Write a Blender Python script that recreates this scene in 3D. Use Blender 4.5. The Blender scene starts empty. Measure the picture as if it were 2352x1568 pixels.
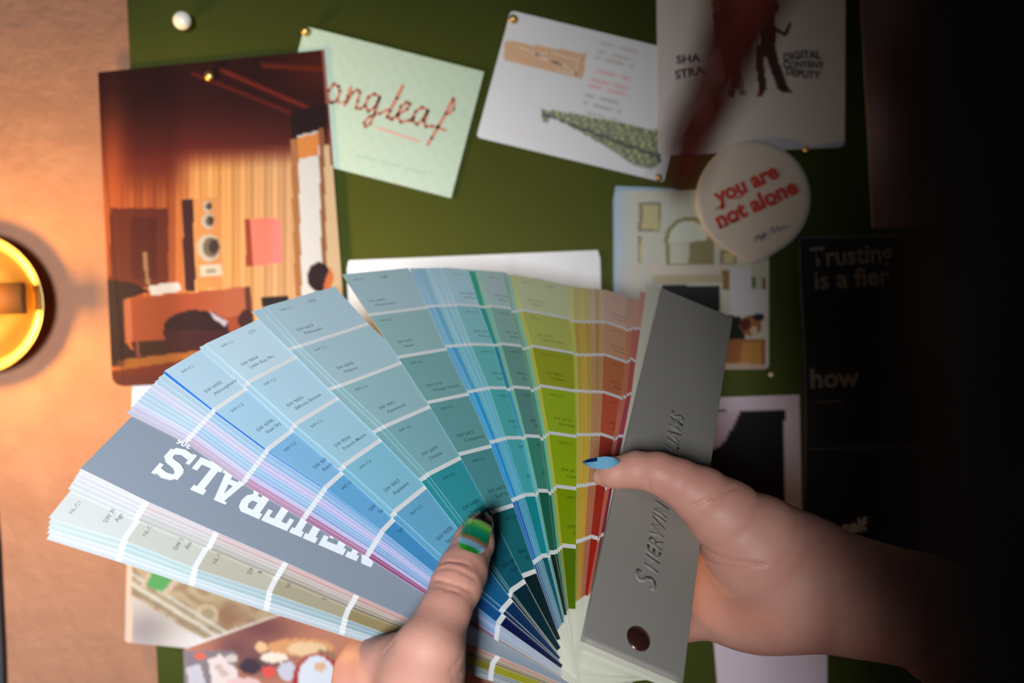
import bpy, math, random
import numpy as np
from mathutils import Vector, Matrix
random.seed(4); rng = np.random.default_rng(4)
SC = bpy.context.scene; COL = SC.collection

# ------------------------------------------------------------------ camera, world, lights, exposure
F = 1829.0                                    # focal length in pixels of the 2352 px wide frame (28 mm on 36 mm)
g = np.array([.026, .9986, .047]); g /= np.linalg.norm(g)          # gravity seen from the camera (x right, y down, z ahead)
WZ = -g; WY = np.array([0, 0, 1.]) - g*g[2]; WY /= np.linalg.norm(WY); WX = np.cross(WY, WZ)
R = np.array([WX, WY, WZ]); CAMPOS = np.array([0, 0, 1.45])
def W(p): return np.asarray(p, float) @ R.T + CAMPOS                # camera-relative metres -> world
cam = bpy.data.cameras.new('camera'); cam_ob = bpy.data.objects.new('camera', cam); COL.objects.link(cam_ob)
cam.lens = 28; cam.sensor_width = 36; cam.clip_start = .005; cam.clip_end = 50
cam.dof.use_dof = True; cam.dof.focus_distance = .40; cam.dof.aperture_fstop = 5.0; cam.dof.aperture_blades = 7
cx, cy, cz = R @ np.array([1, 0, 0]), R @ np.array([0, -1, 0]), R @ np.array([0, 0, -1])
M = Matrix(((cx[0], cy[0], cz[0], 0), (cx[1], cy[1], cz[1], 0), (cx[2], cy[2], cz[2], 1.45), (0, 0, 0, 1)))
cam_ob.matrix_world = M; SC.camera = cam_ob
SC.view_settings.view_transform = 'Standard'; SC.view_settings.look = 'None'
SC.view_settings.gamma = 1; SC.view_settings.use_curve_mapping = False; SC.view_settings.exposure = 0.0
try:
    SC.cycles.use_denoising = True; SC.cycles.max_bounces = 6
except Exception: pass
wd = bpy.data.worlds.new('world'); SC.world = wd; wd.use_nodes = True
wd.node_tree.nodes['Background'].inputs[0].default_value = (.55, .62, .75, 1)
wd.node_tree.nodes['Background'].inputs[1].default_value = .022
def area(name, pos, tgt, size, power, col):
    l = bpy.data.lights.new(name, 'AREA'); l.shape = 'RECTANGLE'; l.size, l.size_y = size; l.energy = power; l.color = col
    o = bpy.data.objects.new(name, l); COL.objects.link(o); p = Vector(W(pos)); o.location = p
    o.rotation_euler = (Vector(W(tgt))-p).to_track_quat('-Z', 'Y').to_euler(); return o
win = area('window_light', (-.22, .06, -.72), (-.570, .25, .50), (.24, .30), 8.1, (.90, .945, 1.0)); win.data.spread = math.radians(77)

# ------------------------------------------------------------------ materials
def lin(c):
    c = np.asarray(c, float)/255.; return np.where(c <= .04045, c/12.92, ((c+.055)/1.055)**2.4)
def mat(name, base=None, rough=.6, metal=0, attr=False, bump=None, sss=0, coat=0, mottle=None, spec=.5, emit=None):
    m = bpy.data.materials.new(name); m.use_nodes = True; nt = m.node_tree; b = nt.nodes['Principled BSDF']
    b.inputs['Roughness'].default_value = rough; b.inputs['Metallic'].default_value = metal
    b.inputs['Specular IOR Level'].default_value = spec; b.inputs['Coat Weight'].default_value = coat
    if attr:
        a = nt.nodes.new('ShaderNodeAttribute'); a.attribute_name = 'Print'; nt.links.new(a.outputs['Color'], b.inputs['Base Color'])
    else: b.inputs['Base Color'].default_value = (*lin(base), 1)
    tc = nt.nodes.new('ShaderNodeTexCoord')
    def noise(scale, detail=4):
        n = nt.nodes.new('ShaderNodeTexNoise'); n.inputs['Scale'].default_value = scale; n.inputs['Detail'].default_value = detail
        nt.links.new(tc.outputs['Object'], n.inputs['Vector']); return n
    if mottle:
        n = noise(mottle[1]); r = nt.nodes.new('ShaderNodeValToRGB'); r.color_ramp.elements[0].position = .35; r.color_ramp.elements[1].position = .68
        r.color_ramp.elements[0].color = (*lin(base), 1); r.color_ramp.elements[1].color = (*lin(mottle[0]), 1)
        nt.links.new(n.outputs['Fac'], r.inputs[0]); nt.links.new(r.outputs[0], b.inputs['Base Color'])
    if bump:
        n = noise(bump[0]); bp = nt.nodes.new('ShaderNodeBump'); bp.inputs['Strength'].default_value = bump[1]; bp.inputs['Distance'].default_value = bump[2]
        nt.links.new(n.outputs['Fac'], bp.inputs['Height']); nt.links.new(bp.outputs[0], b.inputs['Normal'])
    if sss:
        b.inputs['Subsurface Weight'].default_value = sss; b.inputs['Subsurface Radius'].default_value = (1, .35, .2); b.inputs['Subsurface Scale'].default_value = .004
    if emit:
        b.inputs['Emission Color'].default_value = (*emit[0], 1); b.inputs['Emission Strength'].default_value = emit[1]
    return m
LAMP = 205.
M_PRINT = mat('printed_paper', rough=.42, attr=True, spec=.4)
M_PAGE = mat('magazine_page', rough=.55, attr=True, spec=.08)
M_CARD = mat('card_strip', rough=.38, attr=True, spec=.5, bump=(900, .05, .0004))
M_WALL = mat('textured_plaster', (142, 100, 78), rough=.85, bump=(110, .8, .0016), mottle=((152, 109, 86), 30), spec=.2)
M_FELT = mat('green_board', (74, 82, 28), rough=.7, bump=(700, .15, .0006), mottle=((80, 88, 32), 8), spec=.25)
M_BRASS = mat('brass', (238, 200, 122), rough=.42, metal=1)
M_PEARL = mat('pearl_pin', (240, 232, 215), rough=.2, coat=.6)
M_GREY = mat('grey_cover_stock', (142, 137, 128), rough=.5, bump=(1400, .12, .0003), spec=.4)
M_DARKM = mat('dark_rivet_metal', (74, 42, 34), rough=.25, metal=.5, coat=.5)
M_SKIN = mat('skin', (218, 160, 140), rough=.5, sss=.25, bump=(420, .25, .0006), mottle=((210, 146, 128), 38), spec=.4)
M_NAIL = mat('nail_polish', rough=.12, attr=True, coat=.6)
M_HAIR = mat('brown_hair', rough=.7, spec=.04, attr=True)
M_SHIRT = mat('black_cotton', (16, 15, 17), rough=.9, bump=(600, .3, .001))
M_CORD = mat('black_cord_rubber', (30, 28, 32), rough=.6)
M_BULB = mat('lit_bulb', (255, 220, 160), rough=.3, emit=((1., .58, .14), LAMP))
M_BROWN = mat('brown_socket_enamel', (110, 68, 30), rough=.4)

# ------------------------------------------------------------------ mesh builder
class MB:
    def __init__(s): s.v = []; s.l = []; s.t = []; s.c = []; s.n = 0
    def add(s, V, Fs, C):                      # C: one colour, one per face, or ('v', per-vertex array); srgb 0..255
        V = np.asarray(V, float); s.v.append(V); o = s.n; s.n += len(V)
        if isinstance(Fs, np.ndarray): flat = Fs.reshape(-1).astype(np.int64); tot = np.full(len(Fs), Fs.shape[1])
        else: flat = np.array([int(k) for f in Fs for k in f], np.int64); tot = np.array([len(f) for f in Fs])
        if isinstance(C, tuple) and len(C) == 2 and isinstance(C[0], str): c = lin(C[1])[flat]
        else:
            Cf = lin(C); c = np.broadcast_to(Cf, (len(flat), 3)) if Cf.ndim == 1 else np.repeat(Cf, tot, 0)
        s.l.append(flat+o); s.t.append(tot); s.c.append(c)
    def build(s, name, material, parent=None, smooth=False, world=True):
        V = np.concatenate(s.v); V = W(V) if world else V
        L = np.concatenate(s.l); T = np.concatenate(s.t); Cc = np.concatenate(s.c)
        me = bpy.data.meshes.new(name); me.vertices.add(len(V)); me.vertices.foreach_set('co', V.astype(np.float32).ravel())
        me.loops.add(len(L)); me.loops.foreach_set('vertex_index', L.astype(np.int32)); me.polygons.add(len(T))
        me.polygons.foreach_set('loop_start', (np.cumsum(T)-T).astype(np.int32)); me.update(calc_edges=True)
        ca = me.color_attributes.new('Print', 'FLOAT_COLOR', 'CORNER')
        flat = np.ones((len(L), 4), np.float32); flat[:, :3] = Cc; ca.data.foreach_set('color', flat.ravel())
        if smooth: me.polygons.foreach_set('use_smooth', [True]*len(me.polygons))
        me.materials.append(material); me.validate(); me.update()
        o = bpy.data.objects.new(name, me); COL.objects.link(o)
        if parent: o.parent = parent
        return o
def tag(o, label=None, cat=None, group=None, kind=None):
    for k, v in (('label', label), ('category', cat), ('group', group), ('kind', kind)):
        if v: o[k] = v
    return o
def empty(name, campt, label, cat, group=None):
    o = bpy.data.objects.new(name, None); COL.objects.link(o); o.empty_display_size = .02; tag(o, label, cat, group)
    return o                                    # kept at the world origin so that children meshes keep world coordinates
def prism(poly, dirv):                          # poly: ordered 3D ring (front), dirv: thickness vector to the back
    P = np.asarray(poly, float); n = len(P); V = np.vstack([P, P+dirv])
    return V, [list(range(n)), list(range(2*n-1, n-1, -1))]+[[i, i+n, (i+1) % n+n, (i+1) % n] for i in range(n)]
def tube(path, rad, sides=8):
    P = np.asarray(path, float); n = len(P); rad = np.broadcast_to(rad, n); T = np.gradient(P, axis=0); V = []
    up = np.array([.3, .2, 1.]) if abs(T[0][2]) < .9*np.linalg.norm(T[0]) else np.array([1., 0, 0])
    for i in range(n):
        t = T[i]/np.linalg.norm(T[i]); a = np.cross(t, up); a /= np.linalg.norm(a); b = np.cross(t, a)
        for k in range(sides):
            w = 2*math.pi*k/sides; V.append(P[i]+rad[i]*(math.cos(w)*a+math.sin(w)*b))
    Fs = [[i*sides+k, i*sides+(k+1) % sides, (i+1)*sides+(k+1) % sides, (i+1)*sides+k] for i in range(n-1) for k in range(sides)]
    return np.array(V), Fs+[list(range(sides))[::-1], [(n-1)*sides+k for k in range(sides)]]
def ellipsoid(c, r, axes=None, nu=20, nv=12):
    V = [[0, 0, 1.]]
    for j in range(1, nv):
        for i in range(nu):
            a, b = 2*math.pi*i/nu, math.pi*j/nv; V.append([math.sin(b)*math.cos(a), math.sin(b)*math.sin(a), math.cos(b)])
    V.append([0, 0, -1.]); V = np.array(V)*np.asarray(r)
    if axes is not None: V = V @ np.asarray(axes)
    L = len(V)-1
    Fs = [[0, 1+i, 1+(i+1) % nu] for i in range(nu)]+[[L, L-nu+(i+1) % nu, L-nu+i] for i in range(nu)]
    Fs += [[1+j*nu+i, 1+(j+1)*nu+i, 1+(j+1)*nu+(i+1) % nu, 1+j*nu+(i+1) % nu] for j in range(nv-2) for i in range(nu)]
    return V+np.asarray(c), Fs
_tc = {}
def glyphs(txt, bold=0., shear=0.):             # 2D text mesh, cap height about .73 for size 1, from the built-in face
    k = (txt, bold, shear)
    if k not in _tc:
        cu = bpy.data.curves.new('t', 'FONT'); cu.body = txt; cu.offset = bold; cu.shear = shear; cu.resolution_u = 3; cu.fill_mode = 'FRONT'
        ob = bpy.data.objects.new('t', cu); me = ob.to_mesh()
        V = np.array([v.co[:2] for v in me.vertices]).reshape(-1, 2); Fs = [list(p.vertices) for p in me.polygons]
        ob.to_mesh_clear(); bpy.data.objects.remove(ob); bpy.data.curves.remove(cu); _tc[k] = (V, Fs)
    return _tc[k]

# ------------------------------------------------------------------ positions on the wall
ZW = .66                                        # horizontal distance of the wall from the lens
def ray(x, y): return np.stack([(np.asarray(x, float)-1176)/F, (np.asarray(y, float)-784)/F, np.ones_like(np.asarray(x, float))], -1)
def onwall(x, y, d=0.):                         # the point of the vertical plane d in front of the wall
    r = ray(x, y); return r*((ZW-d)/(r @ WY))[..., None]
def wallbox(m, name, x0, x1, z0, z1, y0, y1, material, **k):
    V = np.array([[x, y, z] for x in (x0, x1) for y in (y0, y1) for z in (z0, z1)])
    m.add(V, [[0, 1, 3, 2], [4, 6, 7, 5], [0, 4, 5, 1], [2, 3, 7, 6], [0, 2, 6, 4], [1, 5, 7, 3]], (200, 200, 200))
    return m.build(name, material, world=False, **k)
tag(wallbox(MB(), 'wall_back', -1.6, 1.6, 0, 2.6, ZW, ZW+.1, M_WALL), kind='structure')

def sheet(name, corners, fn, d, label, cat, step=4, rad=0, th=.0004, extra=None, material=None, parent=None, group=None, warp=None, edge=(225, 222, 215)):
    """a flat printed sheet on the wall: TL, TR, BR, BL in photo pixels, printed with fn(px, py)"""
    TL, TR, BR, BL = [np.array(c, float) for c in corners]
    wpx = max(np.linalg.norm(TR-TL), 1); hpx = max(np.linalg.norm(BL-TL), 1)
    nx, ny = max(2, int(wpx/step)), max(2, int(hpx/step)); u = np.linspace(0, 1, nx+1); v = np.linspace(0, 1, ny+1)
    U, V = np.meshgrid(u, v)
    if rad:
        yy = np.minimum(V+(1. if name == 'magazine_page' else 0), 1-V)*hpx; ins = np.where(yy < rad, rad-np.sqrt(np.maximum(rad**2-(rad-yy)**2, 0)), 0)/wpx; U = ins+U*(1-2*ins)
    P = (1-V)[..., None]*((1-U)[..., None]*TL+U[..., None]*TR)+V[..., None]*((1-U)[..., None]*BL+U[..., None]*BR)
    C = fn(P[..., 0], P[..., 1]) if callable(fn) else np.broadcast_to(np.array(fn, float), P.shape[:2]+(3,))
    dd = np.full(U.shape, d) + (warp(U, V) if warp else 0)
    G = onwall(P[..., 0], P[..., 1], dd); m = MB(); idx = np.arange(U.size).reshape(U.shape)
    Fs = np.stack([idx[:-1, :-1], idx[1:, :-1], idx[1:, 1:], idx[:-1, 1:]], -1).reshape(-1, 4)
    m.add(G.reshape(-1, 3), Fs, ('v', np.clip(C, 0, 255).reshape(-1, 3)))
    ring = np.concatenate([idx[0, :], idx[1:, -1], idx[-1, -2::-1], idx[-2:0, 0][::1]])
    B = G.reshape(-1, 3)+WY*th; n = len(ring)
    m.add(np.vstack([G.reshape(-1, 3)[ring], B[ring]]), [[i, (i+1) % n, (i+1) % n+n, i+n] for i in range(n)], edge)
    m.add(B.reshape(-1, 3), Fs[:, ::-1], edge)
    if extra: extra(m, d)
    o = m.build(name, material or M_PRINT, parent); tag(o, label, cat, group); return o
def wtext(m, txt, p0, p1, px, col, d, bold=0., shear=0., arch=0.):   # text from p0 to p1 (baseline), px = font size in pixels
    V, Fs = glyphs(txt, bold, shear)
    if not len(V): return
    p0, p1 = np.array(p0, float), np.array(p1, float); L = np.linalg.norm(p1-p0); ex = (p1-p0)/L; ey = np.array([ex[1], -ex[0]])
    wd_ = V[:, 0].max()-V[:, 0].min(); t = (V[:, 0]-V[:, 0].min())/wd_
    Q = p0+np.outer(t*L, ex)+np.outer(V[:, 1]*px+arch*4*t*(1-t), ey); m.add(onwall(Q[:, 0], Q[:, 1], d), Fs, col)
def wstroke(m, pts, wpx, col, d):
    P = np.array(pts, float)
    for a, b in zip(P[:-1], P[1:]):
        t = b-a; L = np.linalg.norm(t)
        if L < 1e-6: continue
        t /= L; nn = np.array([-t[1], t[0]])*wpx/2; a2, b2 = a-t*wpx*.3, b+t*wpx*.3
        Q = np.array([a2-nn, a2+nn, b2+nn, b2-nn]); m.add(onwall(Q[:, 0], Q[:, 1], d), [[0, 1, 2, 3]], col)
def wpoly(m, pts, col, d):
    Q = np.array(pts, float); m.add(onwall(Q[:, 0], Q[:, 1], d), [list(range(len(Q)))], col)
def inpoly(x, y, pts):
    r = np.zeros(x.shape, bool); n = len(pts)
    for i in range(n):
        (x1, y1), (x2, y2) = pts[i], pts[(i+1) % n]
        if y1 == y2: continue
        c = ((y1 > y) != (y2 > y)) & (x < (x2-x1)*(y-y1)/(y2-y1)+x1); r ^= c
    return r
def ell(x, y, a, b, rx, ry): return ((x-a)/rx)**2+((y-b)/ry)**2 < 1
class Pic:                                       # tiny painter: base colour, then masks
    def __init__(s, x, y, c): s.x, s.y = x, y; s.c = np.zeros(x.shape+(3,))+np.array(c, float)
    def put(s, mask, c, a=1.): m = (mask.astype(float)*a)[..., None]; s.c = s.c*(1-m)+np.asarray(c, float)*m; return s
    def poly(s, pts, c, a=1.): return s.put(inpoly(s.x, s.y, pts), c, a)
    def el(s, a, b, rx, ry, c, al=1.): return s.put(ell(s.x, s.y, a, b, rx, ry), c, al)
    def soft(s, a, b, rx, ry, c, al=1.): return s.put(np.exp(-((s.x-a)/rx)**2-((s.y-b)/ry)**2), c, al)
def sstep(a, b, x): t = np.clip((x-a)/(b-a), 0, 1); return t*t*(3-2*t)

# ------------------------------------------------------------------ the green board
m = MB(); bx = lambda p: onwall(*p, .006)
V, Fs = prism([bx((286, -160)), bx((1, 1)), bx((1, 1))], WY*.006)
m = MB(); ring = [onwall(np.array(x), np.array(y), .008) for x, y in ((285, -150), (2900, -150), (2900, 1900), (378, 1900))]
V, Fs = prism(ring, WY*.0078); m.add(V, Fs, (100, 100, 50))
tag(m.build('pin_board', M_FELT), 'large olive green pin board mounted on the textured wall', 'board')
D0 = .0083

# ---- page with the wood panelled room
def wood(x, y):
    st = np.sin(x*.42)*.5+np.sin(x*.17+1)*.5+np.sin(x*.9)*.25
    lit = sstep(330, 400, y+.05*(x-500)); right = sstep(380, 470, x)
    dark = np.array([44, 17, 17])+np.array([66, 22, 16])*sstep(200, 420, y)[..., None]
    leftc = np.array([118, 48, 34])+np.array([50, 38, 14])*sstep(380, 470, y)[..., None]*(1+.5*st[..., None])
    gold = np.array([205, 148, 88])+np.array([24, 22, 20])*st[..., None]+np.array([8, 14, 26])*sstep(500, 660, x)[..., None]
    body = leftc*(1-right)[..., None]+gold*right[..., None]
    p = Pic(x, y, (0, 0, 0)); p.c = dark*(1-lit)[..., None]+body*lit[..., None]
    p.soft(258, 430, 30, 160, (190, 92, 48), .8)
    p.put(sstep(600, 760, x)*(1-sstep(170, 250, y)), (92, 32, 16), .7)
    for (a, b, c, d, w, col) in ((440, 168, 690, 268, 4, (112, 34, 26)), (505, 160, 712, 250, 5, (140, 44, 28)), (600, 150, 745, 160, 6, (118, 42, 18))):
        t = ((x-a)*(c-a)+(y-b)*(d-b))/((c-a)**2+(d-b)**2); dist = np.abs((x-a)*(d-b)-(y-b)*(c-a))/math.hypot(c-a, d-b)
        p.put(np.exp(-(dist/w)**2)*(t > 0)*(t < 1), col, .8)
    p.poly([(668, 255), (745, 240), (750, 310), (668, 330)], (38, 20, 22))
    p.put((x > 253)*(x < 386)*(y > 478)*(y < 660), (84, 34, 32), .85).put((x > 300)*(x < 360)*(y > 500)*(y < 640), (66, 26, 28), .5)
    p.poly([(418, 458), (443, 455), (450, 668), (424, 668)], (58, 32, 36))
    p.poly([(447, 455), (506, 453), (512, 660), (452, 662)], (196, 134, 82))
    for a, b, r in ((477, 474, 11), (478, 508, 15), (479, 569, 27)):
        p.el(a, b, r, r*1.15, (180, 172, 160)); p.el(a+r*.25, b-r*.05, r*.72, r*.85, (104, 92, 82)); p.el(a+r*.45, b-r*.1, r*.4, r*.6, (60, 48, 44))
    p.poly([(459, 610), (508, 606), (511, 632), (462, 635)], (196, 186, 172)).poly([(472, 617), (495, 615), (496, 626), (473, 628)], (150, 140, 130))
    p.poly([(562, 505), (574, 504), (580, 610), (566, 611)], (150, 62, 44)).poly([(574, 503), (642, 500), (650, 604), (580, 610)], (224, 126, 108))
    p.put(inpoly(x, y, [(574, 503), (642, 500), (650, 604), (580, 610)])*sstep(610, 640, x), (228, 140, 140), .7)
    p.poly([(668, 320), (684, 318), (694, 680), (678, 682)], (176, 118, 72)).poly([(684, 312), (732, 300), (742, 700), (694, 700)], (226, 224, 220))
    p.poly([(684, 316), (731, 304), (732, 356), (685, 366)], (226, 142, 74)).poly([(732, 296), (744, 293), (752, 640), (740, 645)], (150, 96, 60))
    p.poly([(744, 335), (765, 330), (788, 660), (752, 660)], (222, 190, 148)).poly([(744, 120), (752, 118), (770, 380), (760, 380)], (150, 70, 60))
    p.put((x-745 > (y-115)*.076-7)*(y < 240), (190, 120, 116), .8)
    p.el(733, 636, 27, 34, (48, 28, 32)).poly([(748, 640), (760, 612), (768, 640), (756, 668), (742, 668)], (220, 118, 62))
    p.poly([(240, 640), (300, 648), (345, 668), (285, 690), (288, 786), (320, 820), (330, 840), (245, 840)], (44, 26, 32))
    p.poly([(284, 688), (575, 657), (583, 720), (560, 800), (320, 792), (293, 782)], (146, 70, 46)).poly([(284, 688), (300, 684), (306, 786), (292, 784)], (172, 98, 76))
    p.put(inpoly(x, y, [(300, 684), (575, 657), (583, 720), (306, 760)])*sstep(420, 560, x), (186, 112, 80), .6)
    p.poly([(562, 660), (575, 658), (580, 745), (566, 745)], (90, 50, 42)).el(565, 735, 18, 24, (62, 34, 34))
    p.poly([(300, 786), (560, 770), (560, 806), (320, 836)], (52, 32, 28)); p.el(450, 752, 74, 40, (42, 24, 30)); p.poly([(372, 758), (530, 758), (520, 800), (390, 812)], (58, 28, 34))
    p.poly([(482, 716), (522, 738), (516, 750), (490, 730)], (176, 172, 190)).poly([(312, 785), (320, 785), (322, 820), (314, 820)], (120, 66, 58))
    p.poly([(342, 655), (412, 648), (416, 668), (346, 679)], (206, 208, 216)); p.poly([(327, 580), (337, 578), (344, 652), (336, 654)], (156, 118, 92))
    p.poly([(600, 683), (662, 680), (662, 706), (600, 706)], (40, 34, 36))
    fl = (y > 830-.12*(x-250)); p.put(fl, (60, 26, 24), .0); p.put(fl*sstep(256, 300, x)*1., (150, 92, 44)); p.put((y > 846-.16*(x-300))*1., (104, 46, 32))
    p.put((y > 868-.02*x)*1., (96, 46, 40)); return p.c*(.90-.18*(1-sstep(380, 440, x)))[..., None]
sheet('magazine_page', [(225, 166), (744, 114), (802, 862), (258, 888)], wood, D0+.0030, 'glossy magazine page showing a wood panelled living room with speakers', 'page', step=3.2, rad=26, material=M_PAGE,
      warp=lambda U, V: .004*np.maximum(0, V-.75)**2*16*.3, edge=(120, 70, 60))
# ---- mint card
def mint(x, y):
    p = Pic(x, y, (200, 220, 194)); p.put((np.sin(x*.16+y*.04)*np.sin(y*.16-x*.04) > .35), (190, 214, 184), .6); return p.c
def mint_x(m, d):
    k = lambda L: [(600+a/2.936, b/2.936) for a, b in L]; c = (214, 132, 100)
    for st, w in (([(525, 585), (490, 565), (455, 610), (448, 670), (475, 695), (515, 670), (530, 615), (520, 580)], 7), ([(395, 700), (440, 700), (470, 690), (520, 690), (565, 690)], 4),
                  ([(562, 712), (585, 650), (605, 588)], 7), ([(578, 690), (615, 625), (650, 605), (668, 622), (650, 680), (640, 730), (670, 735), (700, 710)], 6.5),
                  ([(800, 655), (765, 632), (722, 655), (700, 715), (722, 752), (765, 725), (800, 655)], 7), ([(800, 655), (768, 755), (735, 835), (702, 855), (692, 828), (730, 785), (800, 765), (850, 740)], 6.5),
                  ([(955, 578), (915, 660), (868, 745), (850, 790), (880, 805), (925, 770)], 8), ([(925, 770), (985, 735), (1005, 700), (980, 688), (940, 720), (918, 780), (940, 825), (1000, 812), (1030, 790)], 7),
                  ([(1125, 745), (1085, 722), (1040, 752), (1020, 815), (1050, 840), (1090, 805), (1125, 745)], 7), ([(1125, 745), (1098, 820), (1110, 855), (1150, 850)], 7),
                  ([(1295, 662), (1245, 765), (1195, 850), (1150, 930), (1122, 975)], 7.5), ([(1150, 850), (1195, 862), (1245, 880)], 6), ([(1262, 770), (1300, 735), (1298, 668)], 6)):
        wstroke(m, k(st), w, c, d+.00025)
    for i in range(10): a = 785+i*29; b = 862+i*9.5; wstroke(m, k([(a, b), (a+17, b+5)]), 6, (238, 178, 152), d+.0002)
    for i in range(19):
        if i in (6, 12): continue
        a = 640+i*25; b = 1045+i*6.6; wstroke(m, k([(a, b), (a+16, b+4)]), 3, (172, 196, 168), d+.0002)
sheet('mint_card', [(700, 60), (1112, 165), (1036, 455), (624, 349)], mint, D0+.0012, 'pale mint green card lettered longleaf in coral script, tilted beside the wood room page', 'card', step=8, extra=mint_x)
# ---- white flyer with orange box and green triangle
def flyer(x, y):
    p = Pic(x, y, (232, 234, 238)); n = rng.random(x.shape)
    tri = inpoly(x, y, [(1243, 250), (1330, 262), (1514, 300), (1520, 372), (1500, 388), (1455, 378), (1380, 330), (1300, 285), (1262, 268), (1258, 282), (1245, 278)])
    p.put(tri, (140, 152, 124)); p.put(tri*(np.sin(x*.33+y*.1)*np.sin(y*.22+1) > .1), (196, 196, 140), .9); p.put(tri*(n > .72), (78, 92, 84), .6)
    p.put(tri*((np.abs(y-(1.0*(x-1243)*.36+262)) < 4) | (x > 1512)), (74, 84, 80), .8)
    p.poly([(1160, 92), (1350, 124), (1336, 180), (1156, 138)], (226, 182, 142))
    return p.c
def flyer_x(m, d):
    for q in ([(1195, 108), (1240, 128), (1290, 150), (1325, 168)], [(1225, 126), (1262, 120), (1325, 138)], [(1240, 135), (1300, 150)], [(1330, 130), (1322, 172), (1280, 160)]): wstroke(m, q, 4, (240, 214, 190), d+.0002)
    for r, (yy, c) in enumerate(((98, (222, 216, 212)), (118, (222, 216, 212)), (132, (214, 210, 208)), (160, (246, 206, 206)), (182, (246, 206, 206)), (196, (246, 206, 206)), (218, (206, 208, 212)), (236, (206, 208, 212)), (256, (214, 216, 218)))):
        x0 = 1378-.27*(yy-98)
        for i in range(8):
            if (i+r) % 5 == 3: continue
            wstroke(m, [(x0+i*11, yy+i*2.8), (x0+i*11+7, yy+i*2.8+1.8)], 8, c, d+.0002)
    wstroke(m, [(1110, 282), (1250, 322)], 1.6, (246, 214, 214), d+.0002); wstroke(m, [(1222, 160), (1205, 255)], 1.2, (240, 218, 218), d+.0002)
sheet('white_flyer', [(1173, 24), (1604, 128), (1526, 419), (1094, 315)], flyer, D0+.0012, 'white flyer with an orange box and a green triangular drawing, tilted', 'flyer', step=4, rad=8, extra=flyer_x)
# ---- poster with two drawn figures
def poster(x, y):
    p = Pic(x, y, (226, 216, 212)); b = (66, 52, 44)
    p.poly([(1734, 104), (1760, 98), (1752, 140), (1762, 206), (1743, 208), (1733, 140)], b).poly([(1750, 98), (1778, 100), (1788, 140), (1810, 200), (1787, 206), (1758, 130)], b)
    p.poly([(1742, 204), (1760, 204), (1752, 220), (1738, 222)], (110, 44, 30)).poly([(1786, 200), (1808, 198), (1820, 212), (1798, 214)], (70, 40, 36))
    p.poly([(1736, 30), (1776, 34), (1782, 100), (1746, 108), (1742, 70)], (56, 36, 38)).poly([(1776, 58), (1800, 74), (1812, 50), (1818, 56), (1806, 84), (1776, 72)], (58, 42, 44)).poly([(1728, 50), (1742, 44), (1740, 70), (1726, 96), (1718, 92)], (60, 42, 40))
    p.el(1763, 16, 24, 20, (92, 56, 34)).el(1652, 6, 14, 26, (150, 106, 76)); p.poly([(1640, 30), (1700, 20), (1702, 110), (1650, 112)], (44, 36, 40))
    p.poly([(1660, 104), (1696, 104), (1700, 168), (1668, 168)], (40, 52, 62))
    sh = inpoly(x, y, [(1672, 166), (1702, 166), (1706, 200), (1718, 216), (1700, 222), (1690, 200), (1684, 222), (1666, 222), (1674, 196)])
    p.put(sh*(np.sin(x*.9)*np.sin(y*.35) > -.25), (86, 80, 74)); return p.c
def poster_x(m, d):
    c = (70, 60, 56)
    wtext(m, 'DIGITAL', (1800, 141), (1886, 136), 25, c, d+.00025, .03, 0, 4); wtext(m, 'CONTENT', (1798, 156), (1892, 158), 21, c, d+.00025, .03, 0, 2); wtext(m, 'DEPUTY', (1804, 170), (1884, 180), 24, c, d+.00025, .03, 0, -3)
    wtext(m, 'SHA', (1554, 146), (1612, 142), 26, c, d+.00025, .03); wtext(m, 'STRA', (1552, 182), (1622, 170), 28, c, d+.00025, .03)
sheet('illustrated_poster', [(1507, -90), (1942, -90), (1940, 338), (1512, 357)], poster, D0+.0026, 'white poster with two drawn standing figures and hand lettering', 'poster', step=3.6, rad=14, extra=poster_x)
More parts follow.
